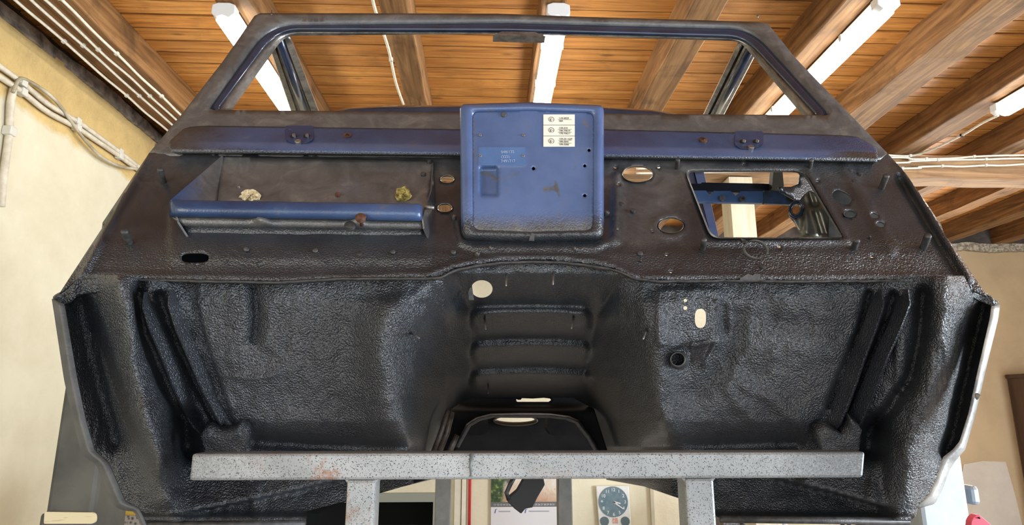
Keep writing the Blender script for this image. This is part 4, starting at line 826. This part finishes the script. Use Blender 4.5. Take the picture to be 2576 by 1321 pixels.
# ---- lower body: footwells, wheel housings and transmission tunnel in one pressing
def lerp_t(tab, y): p = np.array(tab, float); return np.interp(y, p[:, 0], p[:, 1])
def lowY(x, y, detail=True):
    x = np.asarray(x, float); y = np.asarray(y, float)
    base = lerp_t([(640, 1.03), (705, 1.035), (760, 1.03), (900, 1.07), (1060, 1.13), (1120, 1.19), (1150, 1.21), (1230, 1.17), (1320, 1.12)], y)
    ob = np.maximum(sstep(470, 400, x), sstep(2170, 2250, x)); base = base * (1 - ob) + ob * lerp_t([(640, 1.02), (760, 1.03), (1000, 1.09), (1160, 1.12), (1320, 1.15)], y)
    # tunnel
    roof = .4447 / (ray(x, y)[1] + .2235)
    roof = np.minimum(roof, 2.2)
    a0 = lerp_t([(650, 1110), (700, 1085), (760, 1010), (850, 985), (1000, 995), (1130, 1030)], y); a1 = lerp_t([(650, 1150), (700, 1150), (800, 1185), (950, 1180), (1040, 1150), (1130, 1110)], y)
    b0 = lerp_t([(650, 1560), (700, 1560), (800, 1500), (950, 1470), (1040, 1490), (1130, 1520)], y); b1 = lerp_t([(650, 1600), (700, 1615), (850, 1640), (1000, 1660), (1130, 1690)], y)
    la = np.clip((x - a0) / (a1 - a0), 0, 1); lb = np.clip((b1 - x) / (b1 - b0), 0, 1); k = np.minimum(la, lb)
    k2 = k ** 1.6 * (1.0) ; k2 = np.where(k > 0, k2 * (1 - .15 * (1 - k)), 0)
    dy = roof - base
    Y = base + np.maximum(dy, 0) * k2
    Y -= .055 * np.exp(-((x - (a0 - 25)) / 55) ** 2) * sstep(720, 800, y) + .03 * np.exp(-((x - (b1 + 15)) / 45) ** 2) * sstep(720, 800, y)
    # tunnel ribs
    for yc_, hh, q in ((803, 27, .05), (882, 22, .05), (950, 18, .06)):
        yy = y - .00028 * (x - 1335) ** 2 * (.9)
        Y -= q * rrect(1335, yc_, 150, hh, 20, 11, x, yy) * (k > .9)
    Y += .03 * np.exp(-((x - 1165) / 28) ** 2 - ((y - 800) / 30) ** 2)*0 - .03 * np.exp(-((x - 1150) / 26) ** 2 - ((y - 785) / 26) ** 2) - .03 * np.exp(-((x - 1520) / 26) ** 2 - ((y - 790) / 26) ** 2)
    # outer wheel housing columns
    wl_, wr_ = sstep(520, 330, x), sstep(2140, 2290, x)
    Y -= .035 * np.maximum(wl_, wr_) * sstep(1300, 1000, y) 
    lc = [(300, 715), (322, 790), (330, 900), (350, 980), (375, 1060), (400, 1140), (420, 1250)]
    rc = [(2345, 715), (2350, 790), (2340, 880), (2310, 980), (2290, 1060), (2260, 1150), (2250, 1260)]
    Y -= .050 * ridge(lc, 42, x, y) + .035 * ridge([(355, 1040), (385, 1100), (405, 1160)], 45, x, y)
    Y -= .045 * ridge([(p + 30, q_) for p, q_ in rc], 48, x, y)
    Y += .055 * ridge([(205, 770), (250, 960), (290, 1100)], 36, x, y) * 1.0
    Y += .085 * ridge([(2472, 770), (2440, 900), (2400, 1080), (2380, 1140)], 20, x, y)
    Y += .030 * ridge([(352, 720), (365, 850), (400, 950), (440, 1050)], 14, x, y) + .045 * ridge([(2322, 740), (2312, 850), (2290, 950), (2230, 1040), (2180, 1090)], 16, x, y)
    # dark pockets at the foot of the columns
    Y += .09 * ridge([(470, 1060), (470, 1120)], 30, x, y) + .07 * ridge([(2200, 1080), (2190, 1120)], 30, x, y)
    Y += .05 * ridge([(640, 1110), (860, 1125), (1060, 1128)], 18, x, y) + .05 * ridge([(1640, 1125), (2000, 1115)], 20, x, y)
    # pad edges
    Y -= .010 * edge([(500, 690), (495, 760), (520, 850), (555, 960), (592, 1070), (600, 1110)], 4, x, y) * sstep(460, 480, x) * 0
    Y -= .012 * np.where(x > 400, 1 - edge([(500, 690), (495, 760), (520, 850), (555, 960), (592, 1070), (600, 1110)], 4, x, y), 0) * (1 - sstep(620, 900, x))
    Y += .020 * ridge([(640, 720), (648, 800), (640, 850)], 16, x, y)
    Y -= .006 * ridge([(560, 945), (640, 950), (700, 940)], 5, x, y)
    Y -= .014 * edge([(2182, 700), (2170, 780), (2150, 870), (2120, 950), (2080, 1020), (2040, 1080)], 5, x, y) * sstep(1840, 2080, x)
    # channel mounts (floors of the two rails)
    Y += .035 * ridge([(402, 745), (430, 830), (480, 940), (530, 1040), (562, 1085)], 11, x, y) + .03 * ridge([(345, 740), (362, 830), (410, 930), (455, 1040)], 11, x, y)
    Y += .035 * ridge([(2247, 745), (2222, 830), (2178, 930), (2142, 1030), (2116, 1080)], 11, x, y) + .03 * ridge([(2186, 740), (2166, 820), (2125, 920), (2085, 1020)], 9, x, y)
    # right board creases
    for pts, q in (([(1680, 1010), (1760, 980), (1850, 870), (1860, 790)], .012), ([(1850, 950), (1950, 1010), (2010, 1060)], -.012), ([(1830, 980), (1900, 1060)], -.01), ([(1900, 800), (2050, 830), (2150, 850)], .006)): Y += q * ridge(pts, 22, x, y)
    Y -= .012 * rrect(1735, 800, 85, 75, 20, 8, x, y) * 1.0
    Y -= .010 * rrect(2265, 910, 14, 80, 12, 6, x, y + (x - 2265) * -1.0)
    Y += .018 * ridge([(1815, 770), (1822, 830)], 12, x, y)
    # lower sills
    dl = sstep(-6, 6, y - interp_poly([(400, 1300), (470, 1290), (620, 1262), (770, 1228), (860, 1206), (1100, 1160)], x)) * (x < 1200)
    Y += .07 * dl * sstep(430, 520, x)
    dr_ = sstep(-6, 6, y - interp_poly([(1700, 1130), (1900, 1185), (1960, 1207), (2100, 1240), (2215, 1272), (2300, 1290)], x)) * (x > 1400)
    Y += .10 * dr_ * (1 - sstep(2200, 2260, x))
    Y -= .05 * np.exp(-((y - 1306) / 10) ** 2) * ((x < 1000) | (x > 1700))
    ca_ = (1 - sstep(2190, 2225, x)) * sstep(1990, 2030, x) * sstep(1140, 1160, y) * (1 - dr_); Y -= .03 * ca_
    if detail:
        n = np.array([noise.noise(Vector((a / 70, b / 70, 0))) * .007 + noise.noise(Vector((a / 22, b / 26, 3))) * .0035 for a, b in zip(x.ravel(), y.ravel())]).reshape(x.shape)
        n2 = np.array([noise.noise(Vector((a / 9, b / 70, 7))) for a, b in zip(x.ravel(), y.ravel())]).reshape(x.shape)
        Y += n + n2 * .004 * np.maximum(sstep(420, 300, x), sstep(2250, 2350, x)) * sstep(780, 850, y)
    return Y
ctop = [(205, 690), (330, 694), (700, 702), (860, 690), (1060, 690), (1100, 686), (1143, 668), (1200, 658), (1260, 650), (1340, 647), (1410, 650), (1500, 660), (1560, 672), (1603, 690), (1660, 696), (1990, 696), (2425, 694)]
LOW = [(152, 742), (141, 762), (172, 955), (214, 1135), (250, 1165), (296, 1262), (335, 1280), (350, 1300), (362, 1340), (768, 1340), (772, 1286), (865, 1262), (960, 1238), (1095, 1204), (1097, 1140), (1135, 1030), (1160, 1012), (1195, 1000), (1440, 1000), (1480, 1022), (1500, 1060), (1522, 1140), (1525, 1207), (1620, 1224), (1720, 1258), (1812, 1304), (2000, 1309), (2290, 1311), (2304, 1298), (2310, 1276), (2345, 1262), (2396, 1150), (2420, 1130), (2466, 955), (2508, 782), (2500, 762), (2450, 745)] + ctop[::-1]
lh = [ell(1212, 727, 27, 22, 32), ell(1724, 756, 4.5, 4.2, 10), ell(1724, 775, 5, 5, 12), ell(1762, 801, 14, 24, 28, 0, 2.6)]
def lowmask(x, y):
    g = .3 * np.exp(-((x - 1050) / 60) ** 2 - ((y - 900) / 120) ** 2)
    b = np.where((x > 1120) & (x < 1560), .55, 1.0)
    b = b - .45 * np.exp(-((x - 1080) / 60) ** 2)
    return (np.zeros_like(x), g * .5, b)
panel('footwell_and_tunnel', LOW, lh, lowY, SH, car, 6, attr=lowmask, label='black underseal-coated footwell and tunnel pressing')
def ly(x, y, d=0.0): return P(x, y, float(lowY(np.array([x]), np.array([y]), False)[0]) - d)
# ragged seam lip below the bulkhead
def seam(x0, x1, n, off=0):
    top = []; mid = []; bot = []
    for i in range(n + 1):
        x = x0 + (x1 - x0) * i / n; c = float(np.interp(x, [p[0] for p in crease[1:-1]], [p[1] for p in crease[1:-1]]))
        j = 3 * noise.noise(Vector((x / 40, 3, 0))) + 2 * noise.noise(Vector((x / 9, 1, 0)))
        top.append(fw(x, c - 2, .006)); mid.append(fw(x, c + 2 + j * .6, .014)); bot.append(P(x, c + 8 + j, 1.02))
    return [top, mid, bot]
rows('seam_lip', seam(215, 2430, 300), DKSTEEL, car, solid=.002)
# corner gussets
for pts in (([(150, 738), (135, 748), (134, 765), (162, 768), (200, 742), (245, 735), (300, 728), (312, 708), (250, 700), (203, 702)]), ([(2512, 760), (2485, 742), (2447, 728), (2440, 706), (2380, 706), (2375, 720), (2420, 738), (2455, 752), (2492, 768), (2512, 775)])):
    panel('corner_gusset', pts, [], lambda x, y: .985 + .015 * sstep(700, 760, y) - .012 * np.sin(x / 9) * .3, SH, car, 6, attr=lambda x, y: (0 * x, .1 + 0 * x, .9 + 0 * x), solid=.006)
# side flanges
def strip(name, o_, i_, Yo, Yi, mat, lab=None, attr=None):
    n = 60
    def rs(l): 
        l = [Vector(p) for p in l]; L = [0]
        for a, b in zip(l[:-1], l[1:]): L.append(L[-1] + (b - a).length)
        return [tuple((np.interp(t * L[-1] / n, L, [p[0] for p in l]), np.interp(t * L[-1] / n, L, [p[1] for p in l]))) for t in range(n + 1)]
    A, B = rs(o_), rs(i_)
    r4 = [[P(x, y, Yo + .02) for x, y in A], [P(x, y, Yo) for x, y in A], [P((a + c) / 2, (b + d) / 2, (Yo + Yi) / 2 - .003) for (a, b), (c, d) in zip(A, B)], [P(x, y, Yi) for x, y in B], [P(x, y, Yi + .05) for x, y in B]]
    rows(name, r4, mat, car, label=lab, solid=.002, attr=attr)
strip('pillar_flange', [(134, 752), (140, 790), (165, 955), (188, 1060), (209, 1142), (246, 1168), (262, 1205), (290, 1272), (312, 1281), (340, 1284), (350, 1302), (362, 1330)],
      [(160, 765), (166, 800), (192, 955), (214, 1060), (236, 1135), (270, 1165), (286, 1200), (312, 1262), (325, 1270), (347, 1279), (358, 1300), (370, 1330)], .985, .975, simple('grey_flange', (.035, .036, .037), (.06, .06, .06), 30, .45, 0, .3, .002, 200), 'dark grey left pillar flange')
strip('pillar_flange', [(2516, 768), (2512, 800), (2480, 930), (2455, 1040), (2428, 1132), (2405, 1158), (2390, 1180), (2372, 1230), (2352, 1268), (2330, 1274), (2310, 1280)],
      [(2494, 770), (2490, 800), (2460, 930), (2436, 1040), (2414, 1110), (2398, 1130), (2372, 1150), (2352, 1210), (2335, 1245), (2318, 1262), (2304, 1276)], .985, .975, simple('scraped_pale_flange', (.10, .10, .10), (.50, .49, .46), 16, .4, .2, .4, .002, 120), 'scraped pale right pillar flange')
dsk('flange_rivet', 2457, 997, .004, .978, .004, STEEL, 14)
# bracket rails on the footwell
def brail(name, pts, w0, w1, h, s=1):
    n = 40; l = [Vector(p) for p in pts]; L = [0]
    for a, b in zip(l[:-1], l[1:]): L.append(L[-1] + (b - a).length)
    rr = [[] for _ in range(7)]
    for t in range(n + 1):
        q_ = t * L[-1] / n; x = float(np.interp(q_, L, [p[0] for p in l])); y = float(np.interp(q_, L, [p[1] for p in l]))
        jx = 1.2 * noise.noise(Vector((t * .9, s, 0)))
        w = w0 + (w1 - w0) * t / n; w *= min(1, .35 + t / 6) * min(1, .4 + (n - t) / 5)
        bY = float(lowY(np.array([x]), np.array([y]), False)[0])
        for k, (u, hh) in enumerate(((-.56, -.2), (-.52, .5), (-.48, 1.0), (-.36, 1.03), (-.05, .62), (.30, .22), (.60, -.15))):
            rr[k].append(P(x + u * w * s + jx, y, bY - h * hh))
    rows(name, rr, SH, car, attr=flat((0, .05, .7), 7 * (n + 1)), auto=40)
brail('bracket_rail', [(368, 735), (372, 770), (392, 830), (425, 905), (452, 975), (485, 1045), (522, 1100)], 34, 42, .034)
brail('bracket_rail', [(432, 728), (436, 760), (458, 830), (498, 920), (525, 985), (560, 1050), (590, 1100)], 34, 40, .034)
brail('bracket_rail', [(2214, 728), (2208, 770), (2188, 830), (2160, 900), (2135, 970), (2112, 1030), (2085, 1095)], 34, 42, .034, -1)
brail('bracket_rail', [(2280, 728), (2276, 765), (2250, 830), (2215, 905), (2190, 970), (2160, 1040), (2135, 1092)], 34, 42, .034, -1)
panel('rail_foot', [(505, 1098), (525, 1092), (580, 1100), (598, 1085), (618, 1100), (612, 1150), (520, 1150)], [], lambda x, y: 1.085 + .0006 * (y - 1090) + .002 * np.sin(x / 14) * np.sin(y / 9), SH, car, 6, attr=lambda x, y: (0 * x, .05 + 0 * x, 1 + 0 * x), solid=.03, off=-1)
panel('rail_foot', [(2062, 1098), (2090, 1092), (2130, 1105), (2150, 1068), (2168, 1082), (2160, 1140), (2070, 1145)], [], lambda x, y: 1.085 + .0006 * (y - 1090) + .002 * np.sin(x / 14) * np.sin(y / 9), SH, car, 6, attr=lambda x, y: (0 * x, .3 + 0 * x, 1 + 0 * x), solid=.03, off=-1)
# tunnel ring pins, hole flange, column tube, pedal bracket
for b, t in (((1274, 692), (1273, 719)), ((1392, 683), (1391, 716)), ((1219, 800), (1222, 829)), ((1443, 797), (1438, 827)), ((1035, 838), (1055, 851)), ((1625, 830), (1618, 853)), ((1228, 968), (1228, 990))):
    yb_ = float(lowY(np.array([b[0]]), np.array([b[1]]), False)[0]); MB().tube([P(*b, yb_), P(*t, yb_ - .06)], [.0022, .0012], 7).build('pin', STEEL, car)
plate('hole_flange', [(1183, 722), (1187, 715), (1192, 752), (1192, 755), (1180, 755), (1178, 735)], float(lowY(np.array([1185.]), np.array([735.]), False)[0]) - .02, .01, DKSTEEL, car, smooth=False)
cy0 = float(lowY(np.array([1708.]), np.array([905.]), False)[0])
rows('column_tube', [[P(x, y, cy0 + d) for x, y in ell(1708 + k * 3, 906 + k * 2, r, r * .95, 28)] for r, d, k in ((26, .01, 0), (21, -.012, -.5), (19, -.03, -1), (16.5, -.03, -1), (16, .05, 0), (2, .05, 0))], DKSTEEL, car, closed=True, label='black steering column tube')
panel('pedal_bracket', [(1737, 862), (1796, 850), (1798, 870), (1776, 906), (1778, 936), (1745, 915), (1738, 895)], [ell(1757, 915, 7, 4, 14, 35)], lambda x, y: cy0 - .02 - .0006 * (y - 860) + .004 * ridge([(1745, 870), (1790, 862), (1775, 900)], 5, x, y), SH, car, 5, attr=lambda x, y: (0 * x, .2 + 0 * x, .7 + 0 * x), solid=.003)
for x, y in ((1797, 756), (1799, 774)): dsk('blind_nut', x, y, .005, float(lowY(np.array([x * 1.]), np.array([y * 1.]), False)[0]) + .002, .003, DKSTEEL, 14)
# ---- tunnel interior beyond the opening
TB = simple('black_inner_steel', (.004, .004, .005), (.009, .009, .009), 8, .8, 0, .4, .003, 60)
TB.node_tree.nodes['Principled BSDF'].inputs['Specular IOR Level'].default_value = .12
arch_o = [(1075, 1198), (1090, 1140), (1125, 1040), (1150, 1015), (1190, 990), (1450, 990), (1495, 1030), (1530, 1140), (1540, 1198)]
arch_i = [(1512, 1198), (1500, 1135), (1480, 1100), (1450, 1062), (1425, 1052), (1380, 1047), (1240, 1047), (1205, 1055), (1180, 1070), (1150, 1125), (1120, 1198)]
slot = [(1299, 1004), (1303, 1006), (1310, 1006), (1313, 1002), (1340, 1003), (1368, 1001), (1384, 1003), (1386, 1007), (1380, 1011), (1302, 1011), (1299, 1009)]
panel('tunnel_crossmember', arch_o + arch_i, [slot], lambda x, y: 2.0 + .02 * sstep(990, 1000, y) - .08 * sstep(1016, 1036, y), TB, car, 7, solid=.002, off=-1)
ar = [[], [], [], []]
for i, (x, y) in enumerate(dens(arch_i[1:-1], 6, False)):
    cx2, cy2 = 1325, 1120; dx_, dy_ = x - cx2, y - cy2; l_ = math.hypot(dx_, dy_)
    for k, (u, d) in enumerate(((8, 0), (4, .05), (0, .06), (-3, .0))): ar[k].append(P(x + dx_ / l_ * u, y + dy_ / l_ * u * .7, 1.94 - d))
rows('arch_rim', ar, DKSTEEL, car, solid=.003)
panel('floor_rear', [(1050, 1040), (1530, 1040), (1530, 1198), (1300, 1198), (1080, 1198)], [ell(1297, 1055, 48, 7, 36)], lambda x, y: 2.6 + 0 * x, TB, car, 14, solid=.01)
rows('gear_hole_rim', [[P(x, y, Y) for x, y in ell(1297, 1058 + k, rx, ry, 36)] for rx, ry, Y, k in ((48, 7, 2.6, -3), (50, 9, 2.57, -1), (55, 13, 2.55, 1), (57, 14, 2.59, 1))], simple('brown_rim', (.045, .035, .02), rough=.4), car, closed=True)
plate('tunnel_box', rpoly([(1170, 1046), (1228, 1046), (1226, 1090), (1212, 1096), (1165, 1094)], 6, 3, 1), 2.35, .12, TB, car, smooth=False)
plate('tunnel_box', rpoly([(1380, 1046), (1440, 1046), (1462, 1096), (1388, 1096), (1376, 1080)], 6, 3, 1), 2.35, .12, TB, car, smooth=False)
for pts in ([(1128, 1032), (1110, 1090), (1090, 1140)], [(1138, 1036), (1124, 1090), (1104, 1140)], [(1150, 1095), (1138, 1120), (1130, 1140)]):
    MB().tube([P(x, y, 1.55) for x, y in pts], [.006, .007, .007], 8).build('seam_edge', simple('bare_brown_edge', (.05, .035, .028), (.12, .09, .07), 60, .4, .2, .5, .002, 200), car)
# hanging black strap in front of the calendar
YH = 2.3
plate('hanging_bracket', [(1322, 1196), (1366, 1196), (1371, 1220), (1352, 1252), (1340, 1277), (1322, 1280), (1311, 1293), (1294, 1280), (1276, 1262), (1282, 1250), (1300, 1235)], YH, .05, simple('black_rubber', (.010, .010, .010), rough=.7), car, smooth=False, bevel=.003, label='black hanging bracket')
MB().tube([P(x, y, YH) for x, y in ((1296, 1196), (1284, 1218), (1274, 1240), (1280, 1258))], .008, 6).build('bracket_strap', BLACK, car)
# sill underside edges going back
for A, Bq, w in (((360, 1322), (768, 1318), 8), ((1812, 1306), (2285, 1312), 6)):
    p = P(*A, 1.11); q_ = P(*Bq, 1.11); MB().tube([p, q_], .006, 8).build('sill_edge', DKSTEEL, car)
MB().ext([P(x, y, 1.25) for x, y in ((770, 1212), (772, 1290), (800, 1294), (865, 1264), (960, 1240), (1097, 1200))], (0, .02, 0)).build('floor_edge', TB, car, smooth=False)
# ================================================================== STEEL STAND
YS = .97
st = thing('support_stand', (P(1330, 1200, YS).x, YS + .03, 0), 'galvanised square-tube stand under the front of the car, speckled with black', 'stand')
def qbox(name, x0, x1, z0, z1, Y, dp, mat, par, sl=0, sr=0):
    vs = [(x0, Y, z0), (x1 - sr, Y, z0), (x1, Y, z1), (x0, Y, z1)]
    return MB().ext(vs, (0, dp, 0)).build(name, mat, par, smooth=False, bevel=.004)
tl, tr_, bl_ = P(482, 1143, YS), P(2178, 1139, YS), P(482, 1213, YS)
z1 = P(1330, 1139, YS).z; z0 = P(1330, 1206, YS).z
qbox('crossbar', tl.x, tr_.x, z0, z1, YS, .05, GALV, st, sr=.008)
for xa, xb in ((868, 941), (1729, 1802)):
    a = P(xa, 1280, YS).x; b = P(xb, 1280, YS).x
    qbox('leg', a, b, .02, z0, YS + .002, .045, GALV, st)
    MB().box((a - .05, YS - .06, 0), (b + .05, YS + .12, .02)).build('foot', GALV, st, smooth=False)
    MB().ext([(a - .005, YS + .006, z0 + .001), (b + .005, YS + .006, z0 + .001), (b, YS + .006, z0 - .006), (a, YS + .006, z0 - .006)], (0, .036, 0)).build('weld', GALV, st, smooth=False, bevel=.002)
xs_ = P(1185, 1180, YS)
MB().tube([(xs_.x, YS - .001, z0 + .004), (xs_.x - .001, YS - .001, (z0 + z1) / 2), (xs_.x + .001, YS - .001, z1 - .001)], [.001, .0022, .003], 8).build('paint_run', simple('grey_drip', (.12, .13, .13), rough=.4), st, label='grey paint run')
for xa, xb, lab in ((1094, 1133, 'dull grey square post under the car, left of the calendar'), (1404, 1440, 'dull grey square post under the car, between calendar and clock')):
    a = P(xa, 1260, 2.45).x; b = P(xb, 1260, 2.45).x; o_ = thing('support_post', ((a + b) / 2, 2.47, 0), lab, 'post', 'rear support posts')
    MB().box((a, 2.45, .015), (b, 2.51, P(1200, 1150, 2.45).z)).build('column', GALVD, o_, smooth=False, bevel=.004); MB().box((a - .04, 2.41, 0), (b + .04, 2.55, .015)).build('foot', GALVD, o_, smooth=False)
